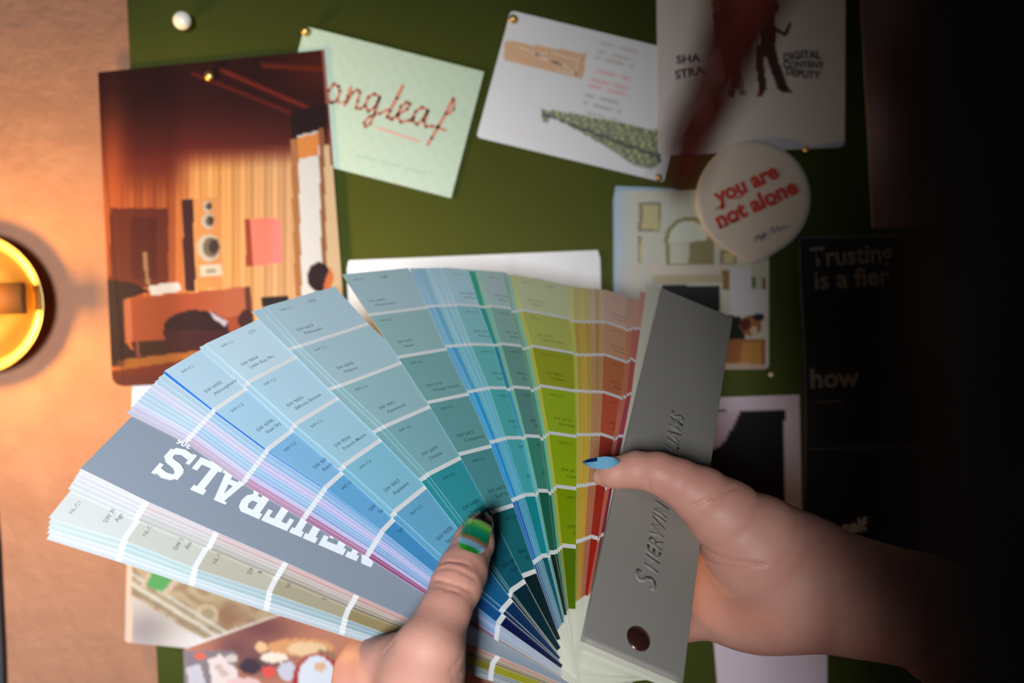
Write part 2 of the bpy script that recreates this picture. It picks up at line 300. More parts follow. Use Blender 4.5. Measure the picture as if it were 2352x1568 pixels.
# ---- white interior print with blue backing sheet
def mantel(x, y):
    p = Pic(x, y, (206, 206, 190)); k = lambda L: [(1380+a/3.136, 400+b/3.136) for a, b in L]
    p.put(1-sstep(1425, 1452, x), (186, 200, 214), .9); p.put(sstep(560, 700, y)*(1-sstep(1500, 1530, x)), (176, 170, 168), .6)
    for a, b, c, d_ in ((270, 200, 430, 410), (265, 440, 300, 640), (855, 545, 975, 650)): p.poly(k([(a, b), (c, b), (c, d_), (a, d_)]), (150, 144, 116)); p.poly(k([(a+30, b+25), (c-18, b+25), (c-18, d_-12), (a+30, d_-12)]), (204, 192, 140))
    p.el(1380+640/3.136, 400+470/3.136, 180/3.136, 165/3.136, (150, 142, 90)); p.poly(k([(470, 470), (820, 470), (820, 655), (470, 655)]), (150, 142, 104))
    p.el(1380+630/3.136, 400+480/3.136, 140/3.136, 145/3.136, (216, 222, 206)); p.poly(k([(495, 480), (780, 480), (800, 640), (495, 640)]), (206, 208, 188)); p.poly(k([(640, 490), (780, 470), (800, 640), (630, 640)]), (148, 140, 98))
    p.poly(k([(350, 660), (930, 660), (930, 740), (350, 720)]), (212, 200, 184)).poly(k([(370, 730), (880, 720), (880, 780), (370, 790)]), (188, 176, 146)).poly(k([(870, 690), (925, 690), (925, 830), (880, 830)]), (146, 116, 56))
    p.poly(k([(440, 800), (860, 800), (860, 990), (440, 990)]), (28, 28, 30)).poly(k([(925, 680), (1070, 680), (1200, 840), (1200, 1010), (925, 1010)]), (214, 214, 220))
    p.poly(k([(1090, 640), (1195, 640), (1195, 830), (1090, 830)]), (196, 196, 178)).poly(k([(1090, 740), (1120, 740), (1120, 820), (1090, 820)]), (104, 116, 80)).poly(k([(1160, 750), (1195, 750), (1195, 830), (1170, 830)]), (96, 66, 58))
    p.poly(k([(900, 1010), (1010, 1030), (1040, 1190), (900, 1190)]), (22, 18, 18)); p.el(1380+1080/3.136, 400+1090/3.136, 25, 24, (170, 108, 62)); p.el(1380+1040/3.136, 400+1080/3.136, 12, 16, (92, 40, 26)); p.el(1380+1105/3.136, 400+1130/3.136, 8, 12, (216, 190, 160)); p.el(1380+1135/3.136, 400+1030/3.136, 14, 9, (40, 38, 40))
    p.poly(k([(890, 1190), (1200, 1190), (1200, 1380), (880, 1380)]), (168, 104, 58)).poly(k([(1020, 1210), (1160, 1200), (1160, 1370), (1000, 1370)]), (196, 140, 70))
    p.put((y > 400+1365/3.136)*1., (206, 176, 156)); p.put((x > 1757)*(y > 640)*1., (214, 200, 200)); return p.c
sheet('blue_backing_sheet', [(1408, 427), (1560, 432), (1560, 760), (1410, 760)], (158, 186, 208), D0+.0008, 'pale blue sheet edge peeking out behind the white fireplace photo', 'paper', step=30, rad=6)
sheet('fireplace_photo', [(1414, 438), (1766, 432), (1766, 848), (1420, 850)], mantel, D0+.0018, 'photo print of a white mantel with arched mirror and black fireplace', 'photo', step=3.2, rad=12)
# ---- round balloon shaped sticker
def badge():
    m = MB(); c = np.array([1729, 456.]); a = np.linspace(0, 2*math.pi, 64, endpoint=False); pts = []
    for t in a:
        r = 133+0*t; x, y = c[0]+r*math.cos(t), c[1]+r*math.sin(t)
        q = math.exp(-((t-math.pi/2)/.30)**2); y += 16*q; pts.append((x, y))
    P = np.array(pts); d = D0+.0062; rings = [(1., d-.0022), (.995, d-.0010), (.97, d-.0002), (.9, d)]
    V = [onwall(c[0]+(P[:, 0]-c[0])*s, c[1]+(P[:, 1]-c[1])*s, z) for s, z in rings]; V.append(onwall(np.array([c[0]]), np.array([c[1]]), d+.0004)); V = np.vstack(V); n = 64
    Fs = [[j*n+i, j*n+(i+1) % n, (j+1)*n+(i+1) % n, (j+1)*n+i] for j in range(3) for i in range(n)]+[[3*n+i, 3*n+(i+1) % n, 4*n] for i in range(n)]+[list(range(n))[::-1]]
    m.add(V, Fs, (224, 210, 194)); red = (206, 66, 46); e = d+.0007
    wtext(m, 'you are', (1648, 470), (1792, 405), 52, red, e, .045); wtext(m, 'not alone', (1652, 524), (1836, 440), 52, red, e, .045)
    for s in ((1655, 475, 10), (1700, 452, 8), (1662, 520, 9), (1690, 507, 9), (1780, 468, 9)): wstroke(m, [(s[0]-s[2], s[1]+4), (s[0]+s[2], s[1]-4)], 4, red, e)
    b = (128, 136, 158)
    for q in ([(1734, 556), (1742, 540), (1748, 552), (1756, 534), (1752, 548), (1762, 536)], [(1768, 532), (1774, 522), (1778, 534), (1786, 520), (1790, 530), (1796, 522), (1812, 520)], [(1732, 546), (1750, 540)]): wstroke(m, q, 3.2, b, e)
    o = m.build('balloon_badge', M_PRINT, smooth=False); tag(o, 'round white balloon badge with red words you are not alone', 'badge')
badge()
# ---- plain sheets and photos
def lined(x, y): p = Pic(x, y, (236, 236, 238)); p.put(np.abs(np.sin((x-800)*.021)) > .995, (222, 222, 226), .5); return p.c
sheet('blank_card', [(796, 598), (1378, 574), (1386, 860), (806, 880)], lined, D0+.0012, 'blank white card pinned behind the top of the colour fan', 'card', step=20, rad=5)
def rug(x, y):
    p = Pic(x, y, (200, 190, 180)); p.put((y < 1180)*1., (226, 224, 230)); p.soft(335, 1445, 60, 45, (150, 140, 142), .9).soft(470, 1475, 70, 30, (222, 218, 220), 1.)
    rg = inpoly(x, y, [(296, 1180), (900, 1180), (900, 1330), (660, 1402), (468, 1468), (296, 1362)]); p.put(rg, (178, 160, 128))
    n = np.sin(x*.06+np.sin(y*.08)*2)*np.sin(y*.07+np.sin(x*.05)*2); p.put(rg*sstep(.1, .8, n), (150, 120, 92), .8); p.put(rg*sstep(.2, .8, -n), (170, 160, 112), .6); p.put(np.exp(-((x-520)/60)**2-((y-1415)/28)**2)*rg, (140, 100, 72), .9)
    p.put(rg*ell(x, y, 475, 1412, 28, 26), (196, 180, 146), .8).put(rg*ell(x, y, 476, 1410, 15, 14), (150, 134, 106), .8)
    for o_, c, w in ((14, (140, 126, 104), 5), (24, (206, 204, 192), 5), (34, (150, 140, 120), 3), (42, (200, 200, 190), 4)):
        p.put(rg*(np.abs((y-1362)-(x-296)*.616+o_*1.25-4) < w)*1., c, .8)
    p.poly([(350, 1304), (362, 1300), (332, 1350), (322, 1346)], (206, 176, 160)).poly([(398, 1330), (410, 1334), (382, 1366), (372, 1362)], (206, 176, 160))
    p.poly([(352, 1306), (398, 1330), (374, 1360), (334, 1344)], (84, 156, 88)); p.put(np.abs(x-(296))<7, (226, 190, 168)); return p.c*.86
sheet('rug_photo_page', [(305, 872), (700, 868), (706, 1516), (286, 1474)], rug, D0+.0010, 'page with a patterned rug photo at lower left, green square on it', 'page', step=4.5, rad=6)
def mugs(x, y):
    p = Pic(x, y, (186, 122, 96)); p.soft(600, 1440, 80, 40, (112, 62, 64), 1.).soft(540, 1485, 50, 35, (116, 72, 72), 1.).soft(600, 1520, 60, 30, (92, 60, 70), .9)
    p.el(690, 1486, 78, 20, (214, 152, 100)).el(600, 1486, 14, 12, (236, 190, 140)).el(705, 1490, 45, 16, (232, 196, 154)).el(630, 1510, 32, 12, (238, 226, 208)).el(745, 1510, 28, 18, (150, 112, 86))
    p.put((y > 1494)*(x < 540)*1., (126, 120, 128), .9).poly([(478, 1515), (505, 1502), (545, 1540), (540, 1640), (500, 1640)], (226, 210, 208)).poly([(490, 1528), (505, 1522), (528, 1552), (512, 1556)], (198, 178, 172)).poly([(428, 1532), (458, 1522), (474, 1570), (440, 1620)], (196, 192, 204)).el(460, 1506, 14, 9, (222, 100, 84))
    p.el(533, 1512, 14, 10, (206, 196, 186)).el(618, 1542, 16, 14, (222, 80, 74)).el(560, 1568, 40, 12, (226, 190, 188)).el(660, 1540, 22, 22, (200, 200, 216)).el(575, 1530, 24, 18, (60, 44, 58))
    p.el(728, 1562, 56, 62, (170, 44, 44)).el(728, 1562, 44, 56, (216, 224, 236)).el(735, 1530, 14, 12, (222, 176, 144)).el(790, 1580, 20, 50, (88, 48, 60)); return p.c*.88
sheet('crockery_photo_page', [(421, 1492), (815, 1352), (815, 1720), (428, 1720)], mugs, D0+.0022, 'rust coloured photo page with white crockery and a red mug, bottom left', 'page', step=4)
def black_p(x, y): p = Pic(x, y, (34, 33, 34)); return p.c
def black_x(m, d):
    c = (128, 120, 112); e = d+.00025
    for q in ([(1836, 546), (2300, 532)], [(1836, 546), (1838, 640), (1846, 760), (1850, 900), (1850, 1150)]): wstroke(m, q, 4, (96, 92, 92), e)
    wtext(m, 'Trusting', (1862, 612), (2052, 600), 62, c, e, .02); wtext(m, 'is a fier', (1872, 664), (2046, 652), 60, c, e, .02); wtext(m, 'how', (1862, 890), (1975, 886), 62, c, e, .03)
    wstroke(m, [(1872, 924), (1935, 920)], 3, (110, 96, 84), e); wstroke(m, [(1850, 1032), (2165, 1024)], 3, (90, 86, 84), e)
    wtext(m, 'self', (1936, 1226), (1996, 1216), 42, (200, 196, 196), e, .03)
sheet('black_text_poster', [(1836, 546), (2300, 532), (2310, 1400), (1850, 1420)], black_p, D0+.0030, 'black poster with pale lowercase lettering at the right', 'poster', step=60, extra=black_x, edge=(120, 116, 116))
def frame_p(x, y):
    p = Pic(x, y, (222, 206, 220)); p.put((x < 1802)*(y > 942)*1., (22, 18, 20)); p.poly([(1600, 946), (1700, 944), (1672, 1000), (1652, 1026), (1600, 1040)], (214, 190, 212)); return p.c
sheet('bordered_photo', [(1600, 914), (1836, 906), (1842, 1172), (1600, 1176)], frame_p, D0+.0014, 'dark photo with a wide white border, partly behind the grey fan cover', 'photo', step=5)
sheet('plain_paper', [(1632, 1385), (1900, 1380), (1900, 1720), (1660, 1720)], (226, 208, 220), D0+.0014, 'plain whitish paper below the right hand', 'paper', step=40)
def rp(x, y): p = Pic(x, y, (120, 96, 100)); p.soft(1995, 300, 60, 120, (190, 160, 165), .8).soft(2080, 160, 60, 90, (84, 50, 50), .8); return p.c
sheet('dim_photo_print', [(1972, -90), (2180, -90), (2170, 520), (2004, 524)], rp, D0+.0012, 'dim mauve photo print at the upper right edge of the board', 'photo', step=12)

# ------------------------------------------------------------------ pins
def pin(px, py, r, material, label, d=.004, grp=None):
    c = onwall(np.array(float(px)), np.array(float(py)), D0+d)
    t = bpy.data.objects.new('push_pin', None); COL.objects.link(t); tag(t, label, 'pin', grp or ('small brass pins on the board' if material is M_BRASS else None))
    m = MB(); V, Fs = ellipsoid(c-WY*r*.6, (r, r, r*.8)); m.add(V, Fs, (200, 200, 200)); m.build('pin_head', material, t, smooth=True)
    m = MB(); V, Fs = tube([c-WY*r*.3, c+WY*(D0+d)*.9], .0007, 6); m.add(V, Fs, (200, 200, 200)); m.build('pin_shaft', M_BRASS, t)
pin(424, 52, .0073, M_PEARL, 'large pearly ball pin alone near the top left of the board', d=.006)
pin(484, 177, .0042, M_BRASS, 'small brass pin at the top of the wood room page')
pin(703, 73, .0036, M_BRASS, 'small brass pin in the corner of the mint card')
pin(1179, 45, .0034, M_BRASS, 'small brass pin in the upper corner of the white flyer')
pin(1513, 408, .0028, M_BRASS, 'small brass pin in the lower right corner of the white flyer')
pin(1850, 345, .0028, M_BRASS, 'small brass pin under the edge of the illustrated poster')
pin(1770, 860, .0020, M_PEARL, 'tiny pale pin just below the fireplace photo')

# ------------------------------------------------------------------ wall lamp at the left edge
def lamp():
    t = empty('wall_lamp', None, 'round brass wall lamp glowing warm at the left edge', 'lamp')
    c = lambda d: onwall(np.array(-20.), np.array(698.), 0.)-WY*d
    ex, ez = WX, WZ; m = MB(); n = 64
    prof = [(.0, .001), (.016, .001), (.030, .003), (.042, .009), (.050, .017), (.0555, .0225), (.0568, .0240), (.0572, .0235), (.0545, .0250), (.046, .0200), (.038, .0120), (.024, .0070), (.0, .0045)]
    V = []
    for r, d in prof:
        for i in range(n): w = 2*math.pi*i/n; V.append(c(d)+r*(math.cos(w)*ex+math.sin(w)*ez))
    Fs = [[j*n+i, j*n+(i+1) % n, (j+1)*n+(i+1) % n, (j+1)*n+i] for j in range(len(prof)-1) for i in range(n)]
    m.add(V, Fs, (200, 150, 80)); m.build('brass_dish', M_BRASS, t, smooth=True)
    m = MB(); V, Fs = tube([c(.006), c(.05), c(.080)], .0075, 20); m.add(V, Fs, (200, 150, 80)); m.build('lamp_stem', M_BRASS, t, smooth=True)
    m = MB(); o = c(.0); bx_ = [o+ex*a-WY*b+ez*(h+.003) for a in (-.056, .056) for b in (.044, .052) for h in (-.012, .012)]
    m.add(bx_, [[0, 1, 3, 2], [4, 6, 7, 5], [0, 4, 5, 1], [2, 3, 7, 6], [0, 2, 6, 4], [1, 5, 7, 3]], (110, 68, 30)); m.build('cross_bar', M_BROWN, t)
    m = MB(); V, Fs = tube([c(.074), c(.090)], .0115, 24); m.add(V, Fs, (110, 68, 30)); m.build('bulb_socket', M_BROWN, t, smooth=True)
    m = MB(); V, Fs = ellipsoid(c(.112), (.022, .022, .024), axes=[ex, ez, WY]); m.add(V, Fs, (255, 220, 160)); bu = m.build('light_bulb', M_BULB, t, smooth=True)
    pts = [onwall(np.array(float(x)), np.array(float(y)), .004) for x, y in ((-42, 800), (-38, 900), (-30, 1020), (-20, 1130), (-10, 1250), (-4, 1380), (2, 1500), (6, 1640), (6, 1900))]
    m = MB(); V, Fs = tube(pts, .0032, 10); m.add(V, Fs, (30, 28, 30)); m.build('lamp_cord', M_CORD, t, smooth=True)
lamp()

# ------------------------------------------------------------------ the fan deck of paint colours
N0 = np.array([.30986495, -.71681551, -.62462728]); Z0 = .356; Q0 = ray(1321, 1396)*Z0
E1 = np.array([.0039, -.0621, .0732]); E1 -= N0*(N0 @ E1); E1 /= np.linalg.norm(E1); E2 = np.cross(N0, E1)
def onfan(x, y, h=0.): r = ray(x, y); return r*((N0 @ Q0+h)/(r @ N0))[..., None]
def uv(p): q = np.asarray(p)-Q0; return np.stack([q @ E2, q @ E1], -1)
def fan3(q, h): q = np.asarray(q); return Q0+q[..., :1]*E2+q[..., 1:]*E1+np.asarray(h)[..., None]*N0
EDGE = {
 'cream': [(1486, 656), (1472, 752), (1460, 830), (1451, 900), (1432, 1000), (1407, 1118), (1388, 1225), (1360, 1355)],
 'BG': [(1452, 684), (1452, 752), (1448, 823), (1440, 905), (1420, 1000), (1402, 1112), (1380, 1228), (1357, 1357)],
 'Re': [(1440, 684), (1437, 757), (1437, 831), (1424, 913), (1409, 1009), (1390, 1120), (1373, 1240), (1350, 1367)],
 'R': [(1388, 664), (1388, 738), (1386, 813), (1384, 899), (1379, 996), (1370, 1108), (1357, 1231), (1343, 1366)],
 'Y': [(1308, 656), (1309, 736), (1317, 813), (1321, 896), (1324, 997), (1324, 1115), (1323, 1243), (1322, 1381)],
 'YG': [(1179, 630), (1199, 711), (1222, 794), (1241, 885), (1260, 993), (1277, 1116), (1291, 1252), (1306, 1397)],
 'Ge': [(1157, 634), (1175, 715), (1199, 800), (1219, 896), (1241, 1007), (1260, 1132), (1275, 1266), (1301, 1404)],
 'G': [(1103, 621), (1126, 702), (1151, 789), (1179, 888), (1208, 1000), (1236, 1126), (1263, 1268), (1296, 1412)],
 'Te': [(1077, 622), (1102, 704), (1134, 792), (1164, 894), (1198, 1006), (1229, 1137), (1259, 1280), (1294, 1422)],
 'T': [(1018, 614), (1047, 699), (1082, 790), (1123, 890), (1162, 1005), (1204, 1136), (1244, 1276), (1291, 1430)],
 'BL': [(941, 616), (982, 703), (1023, 795), (1074, 899), (1125, 1015), (1175, 1148), (1224, 1291), (1280, 1446)],
 'A': [(786, 630), (847, 723), (914, 820), (982, 924), (1054, 1043), (1127, 1176), (1200, 1322), (1279, 1470)],
 'B': [(613, 702), (690, 794), (783, 885), (883, 979), (983, 1089), (1080, 1218), (1174, 1356), (1279, 1494)],
 'Be': [(578, 715), (665, 802), (757, 894), (858, 992), (965, 1102), (1066, 1232), (1169, 1368), (1280, 1500)],
 'C': [(472, 789), (570, 877), (677, 974), (789, 1069), (906, 1175), (1030, 1290), (1156, 1397), (1283, 1514)],
 'Ce': [(458, 797), (560, 886), (668, 984), (780, 1079), (898, 1186), (1022, 1300), (1150, 1405), (1284, 1518)],
 'D': [(378, 851), (492, 941), (614, 1032), (747, 1120), (878, 1219), (1010, 1325), (1144, 1431), (1288, 1534)],
 'E': [(290, 948), (425, 1015), (557, 1109), (696, 1192), (842, 1278), (990, 1372), (1139, 1469), (1290, 1556)],
 'N': [(185, 1075), (337, 1150), (497, 1221), (657, 1291), (820, 1366), (985, 1440), (1145, 1506), (1300, 1573)],
 'Fe': [(156, 1122), (312, 1192), (478, 1260), (636, 1326), (803, 1396), (970, 1462), (1132, 1524), (1302, 1588)],
 'H': [(112, 1188), (284, 1240), (447, 1304), (618, 1360), (792, 1420), (962, 1482), (1128, 1542), (1304, 1604)],
 'J': [(107, 1237), (270, 1288), (439, 1344), (610, 1402), (784, 1457), (956, 1508), (1126, 1562), (1306, 1624)]}
EDGE = {k: np.array(v, float) for k, v in EDGE.items()}
def mix(a, b, t): return EDGE[a]*(1-t)+EDGE[b]*t
def pal(*c): return [np.array(x, float) for x in c]
P_A = pal((176, 202, 205), (156, 190, 188), (126, 172, 170), (104, 160, 158), (78, 144, 146), (22, 104, 108), (4, 34, 38))
P_B = pal((182, 206, 214), (174, 202, 208), (156, 192, 196), (130, 178, 184), (50, 148, 156), (16, 88, 104), (4, 42, 54))
P_C = pal((196, 220, 230), (182, 214, 228), (166, 206, 222), (134, 192, 212), (104, 170, 202), (24, 96, 140), (8, 46, 88))
P_D = pal((186, 212, 226), (172, 208, 228), (132, 184, 220), (104, 168, 210), (68, 142, 192), (20, 82, 140), (10, 20, 68))
P_T = pal((182, 216, 222), (142, 200, 202), (108, 188, 186), (82, 178, 176), (74, 176, 178), (20, 140, 144), (6, 92, 104))
P_G = pal((184, 206, 202), (146, 184, 172), (112, 160, 146), (94, 144, 136), (62, 138, 116), (26, 98, 74), (10, 42, 32))
P_GA = pal((160, 196, 172), (136, 180, 150), (122, 170, 136), (96, 156, 126), (72, 144, 112), (40, 104, 76), (24, 72, 50))
P_GB = pal((176, 214, 196), (150, 206, 178), (140, 204, 170), (130, 206, 170), (124, 204, 170), (110, 180, 140), (90, 150, 120))
P_YG = pal((214, 216, 168), (192, 196, 100), (164, 170, 40), (160, 184, 36), (154, 180, 20), (132, 158, 0), (86, 118, 0))
P_YB = pal((222, 222, 140), (206, 206, 100), (204, 204, 86), (206, 200, 78), (202, 196, 70), (186, 178, 54), (150, 150, 40))
P_Y1 = pal((224, 206, 132), (214, 182, 84), (218, 184, 72), (222, 186, 66), (220, 184, 58), (212, 172, 46), (196, 152, 36))
P_Y2 = pal((220, 198, 136), (206, 168, 82), (206, 168, 80), (214, 176, 78), (220, 184, 80), (208, 166, 62), (190, 140, 50))
P_O = pal((214, 182, 132), (198, 150, 84), (196, 148, 82), (204, 150, 92), (204, 148, 96), (190, 124, 76), (176, 110, 66))
P_O2 = pal((226, 196, 164), (214, 170, 124), (206, 156, 110), (210, 150, 106), (208, 144, 104), (196, 116, 84), (190, 104, 74))
P_R = pal((224, 184, 162), (216, 158, 120), (198, 116, 74), (206, 92, 62), (178, 62, 44), (172, 46, 28), (176, 36, 26))
P_R2 = pal((220, 172, 144), (210, 140, 100), (206, 126, 92), (214, 122, 96), (214, 118, 96), (206, 108, 86), (196, 98, 74))
P_BG = pal((222, 168, 148), (206, 120, 110), (190, 92, 84), (176, 78, 88), (150, 54, 78), (136, 48, 72), (120, 56, 62))
P_BG2 = pal((226, 160, 140), (206, 116, 96), (206, 92, 88), (200, 66, 82), (146, 40, 66), (126, 40, 70), (130, 60, 70))
P_B1 = pal((168, 204, 224), (146, 196, 222), (116, 184, 222), (92, 182, 226), (68, 168, 224), (60, 120, 188), (56, 92, 150))
P_B2 = pal((160, 202, 216), (122, 184, 206), (88, 170, 204), (52, 160, 206), (40, 150, 206), (44, 110, 180), (70, 120, 160))
P_B3 = pal((186, 216, 228), (158, 202, 216), (132, 196, 214), (112, 192, 216), (96, 186, 214), (78, 164, 194), (84, 144, 170))
P_B4 = pal((190, 220, 228), (166, 210, 216), (138, 200, 206), (118, 194, 204), (96, 180, 200), (80, 160, 182), (80, 140, 160))
P_DG = pal((66, 176, 142), (60, 160, 150), (50, 144, 172), (76, 162, 200), (100, 188, 212), (110, 184, 208), (110, 170, 190))
P_PB = pal((186, 206, 218), (170, 198, 220), (158, 190, 218), (148, 180, 214), (134, 168, 206), (110, 160, 205), (130, 160, 200))
P_LV = pal((208, 210, 226), (206, 202, 224), (198, 192, 222), (192, 186, 222), (184, 180, 218), (170, 176, 216), (150, 160, 196))
P_SL = pal((186, 206, 222), (174, 192, 216), (160, 180, 212), (146, 166, 202), (132, 150, 190), (130, 140, 180), (120, 130, 160))
P_PK = pal((198, 194, 208), (194, 178, 198), (186, 146, 174), (172, 122, 156), (150, 78, 122), (130, 92, 120), (120, 100, 116))
P_BLN = pal((52, 120, 214), (60, 112, 196), (92, 140, 196), (96, 150, 200), (110, 160, 206), (90, 140, 190), (70, 100, 160))
P_F = [pal(*[tuple(np.array(a)*(1-k)+np.array(b)*k) for k in (0, .2, .4, .6, .8, 1, 1.15)]) for a, b in (((214, 212, 218), (196, 140, 132)), ((208, 208, 210), (184, 130, 122)), ((210, 206, 210), (176, 156, 140)), ((204, 206, 208), (150, 134, 112)), ((206, 208, 208), (120, 96, 70)))]
P_H = pal((206, 208, 204), (196, 196, 186), (184, 180, 162), (168, 158, 132), (150, 134, 92), (134, 124, 44), (150, 146, 30))
P_I = pal((194, 206, 204), (184, 202, 202), (172, 190, 194), (160, 180, 186), (150, 168, 174), (136, 150, 158), (120, 132, 142))
P_J = pal((206, 208, 214), (202, 208, 210), (196, 204, 208), (190, 200, 204), (184, 192, 196), (166, 174, 180), (148, 156, 164))
WID = .046
FAN = empty('paint_fan_deck', None, 'open fan deck of paint colour strips with a grey front cover, held in two hands', 'colour fan deck')
WHITE = (226, 226, 224); CREAM = (222, 220, 200)
def strip_frame(px, h):
    q = uv(onfan(px[:, 0], px[:, 1], h)); d = q[0]-q[-1]; L = np.linalg.norm(d); d = d/L; r = np.array([-d[1], d[0]])
    return q, d, r
def strip(name, px, h, palette, texts=None, code='', num='', curl=0., label=None, w=WID, plain=False, notext=False, thick=.00032):
    q, d, r = strip_frame(px, h); m = MB()
    # stations along the left edge: tip, six bands (centre points), end of the colour, tail
    st = [(q[0], 0)]; cols = []; bw = .0012
    for i in range(1, 7):
        da = q[i-1]-q[i]; da /= np.linalg.norm(da); st.append((q[i]+da*bw, 0)); cols.append(palette[i-1]); st.append((q[i]-da*bw, 0)); cols.append(palette[i] if plain else np.array(WHITE, float))
    st.append((q[7], 0)); cols.append(palette[6]); st.append((q[7]-d*.030, 0)); cols.append(np.array(CREAM, float))
    if plain: cols[-1] = np.array(palette[6])
    X = np.linspace(0, 1, 9); A = np.array([s[0] for s in st]); s_along = (A-q[7]) @ d
    lift = curl*np.clip(s_along/.24, 0, 1)[:, None]*np.maximum(0, (X-.55)/.45)[None, :]**2
    G = fan3(A[:, None, :]+(X*w)[None, :, None]*r, h+lift); n = len(st); k = len(X); idx = np.arange(n*k).reshape(n, k)
    Fs = np.stack([idx[:-1, :-1], idx[:-1, 1:], idx[1:, 1:], idx[1:, :-1]], -1); FC = np.repeat(np.array(cols)[:, None, :], k-1, 1)
    m.add(G.reshape(-1, 3), Fs.reshape(-1, 4), FC.reshape(-1, 3))
    B = G-N0*thick; m.add(B.reshape(-1, 3), Fs.reshape(-1, 4)[:, ::-1], (224, 224, 222))
    ring = np.concatenate([idx[0, :], idx[1:, -1], idx[-1, -2::-1], idx[-2:0:-1, 0]]); c = len(ring)
    m.add(np.vstack([G.reshape(-1, 3)[ring], B.reshape(-1, 3)[ring]]), [[i, (i+1) % c, (i+1) % c+c, i+c] for i in range(c)], np.where((ring//k >= n-2)[:, None], np.array([204., 202, 184]), np.clip(np.mean(palette[:5], 0)*.55+np.array([88., 92, 92]), 0, 255)))
    def put(txt, x, a, size, col, bold=0.):      # x across, a = along from the tip side of chip origin point
        V, Fs2 = glyphs(txt, bold)
        if not len(V): return
        P = a+np.outer(x+V[:, 0]*size, r)+np.outer(V[:, 1]*size, d); hh = h+.00012+curl*np.clip(((P-q[7]) @ d)/.24, 0, 1)*np.maximum(0, ((x+V[:, 0]*size)/w-.55)/.45)**2
        m.add(fan3(P, hh), Fs2, col)
    if texts:
        for i in range(7):
            top, bot = q[i], q[min(i+1, 7)]; seg = np.linalg.norm(top-bot); c = np.clip(palette[i]*.72-4, 0, 255); t = texts[i] if i < len(texts) else None
            if code: put(code+'-C%d' % (i+1), .0048, top-d*.0072, .0026, c)
            if t: put(t[0], .0048, bot+d*.0105, .0029, c, .01); put(t[1], .0070, bot+d*.0066, .0029, c, .01)
        if num: put(num, .023, q[0]-d*.0072, .0036, np.clip(palette[0]*.7, 0, 255), .01)
    return m, q, d, r, put, w
order = []                                        # from the cover down to the last strip
T_A = [('SW 6470', 'Waterscape'), ('SW 6471', 'Hazel'), ('SW 9137', 'Vintage Vessel'), ('SW 6472', 'Composed'), ('SW 6473', 'Surf Green'), ('SW 6474', 'Raging Sea'), None]
T_B = [('SW 6477', 'Tidewater'), ('SW 6478', 'Watery'), ('SW 9051', 'Aquaverde'), ('SW 6479', 'Drizzle'), ('SW 6480', 'Lagoon'), ('SW 6481', 'Green Bay'), None]
T_C = [('SW 9054', 'Little Boy Blu'), ('SW 9055', 'Billowy Breeze'), ('SW 9056', 'French Moire'), ('SW 9057', 'Aquitaine'), ('SW 9058', 'Secret Cove'), None, None]
T_D = [('SW 6505', 'Atmospheric'), ('SW 6506', 'Vast Sky'), ('SW 6507', 'Resolute'), ('SW 6508', 'Secure'), None, None, None]
T_G = [('SW 6464', 'Aloe'), ('SW 6465', 'Spearmint'), ('SW 6466', 'Grandview'), ('SW 6467', 'Kendal'), ('SW 64', 'Hun'), None, None]
T_Y = [('SW 6714', 'Citrine'), ('SW 6715', 'Lime Granita'), ('SW 9033', 'Verdant'), ('SW 6716', 'Dancing Green'), ('SW 6717', 'Lime Rickey'), ('SW 6718', 'Overt'), None]
T_T = [('SW 6478', 'Refresh'), ('SW 6751', 'Refresh'), ('SW 67', 'Larch'), ('SW', 'Cal'), ('SW', 'R'), None, None]
T_R = [('SW 6618', 'Cosmetic'), ('SW 6619', 'Sockeye'), ('SW 66', 'Rejuv'), ('SW 66', 'Ex'), None, None, None]
T_H = [('SW 7029', 'Agreeable'), ('SW 7030', 'Anew'), ('SW 7031', 'Mega'), ('SW 7032', 'Warm'), ('SW', 'Key'), None, None]
P_CR = [np.array((226, 222, 202), float)]*7
def add(kind, px, palette, **k): order.append((kind, px, palette, k))
add('intro_card', EDGE['cream'], P_CR, plain=True)
add('colour_strip', mix('BG', 'cream', .55), P_BG2); add('colour_strip', EDGE['BG'], P_BG); add('colour_strip', mix('Re', 'BG', .45), P_R2); add('colour_strip', EDGE['Re'], P_R2)
add('colour_strip', EDGE['R'], P_R, texts=T_R, code='WP')
for t, P in ((.86, P_O2), (.74, P_O), (.60, P_O2), (.44, P_Y2), (.26, P_Y1), (.12, P_Y2)): add('colour_strip', mix('Y', 'R', t), P)
add('colour_strip', EDGE['Y'], P_YB); add('colour_strip', EDGE['YG'], P_YG, texts=T_Y, code='WP', num='163')
add('colour_strip', mix('Ge', 'YG', .66), P_YB); add('colour_strip', mix('Ge', 'YG', .33), P_GB); add('colour_strip', EDGE['Ge'], P_GA)
add('colour_strip', EDGE['G'], P_G, texts=T_G, code='WP'); add('colour_strip', mix('Te', 'G', .5), P_GB); add('colour_strip', EDGE['Te'], P_DG)
add('colour_strip', EDGE['T'], P_T, texts=T_T, code='WP')
for t, P in ((.80, P_B4), (.62, P_B3), (.44, P_B4), (.22, P_B2)): add('colour_strip', mix('BL', 'T', t), P)
add('colour_strip', EDGE['BL'], P_B1); add('colour_strip', EDGE['A'], P_A, texts=T_A, code='WP', num='168')
add('colour_strip', EDGE['B'], P_B, texts=T_B, code='WP', num='170', curl=.0004); add('colour_strip', mix('Be', 'B', .62), P_B); add('colour_strip', EDGE['Be'], P_B)
add('colour_strip', EDGE['C'], P_C, texts=T_C, code='WP', num='171', curl=.0012); add('colour_strip', EDGE['Ce'], P_C)
add('colour_strip', EDGE['D'], P_D, texts=T_D, code='WP', num='172')
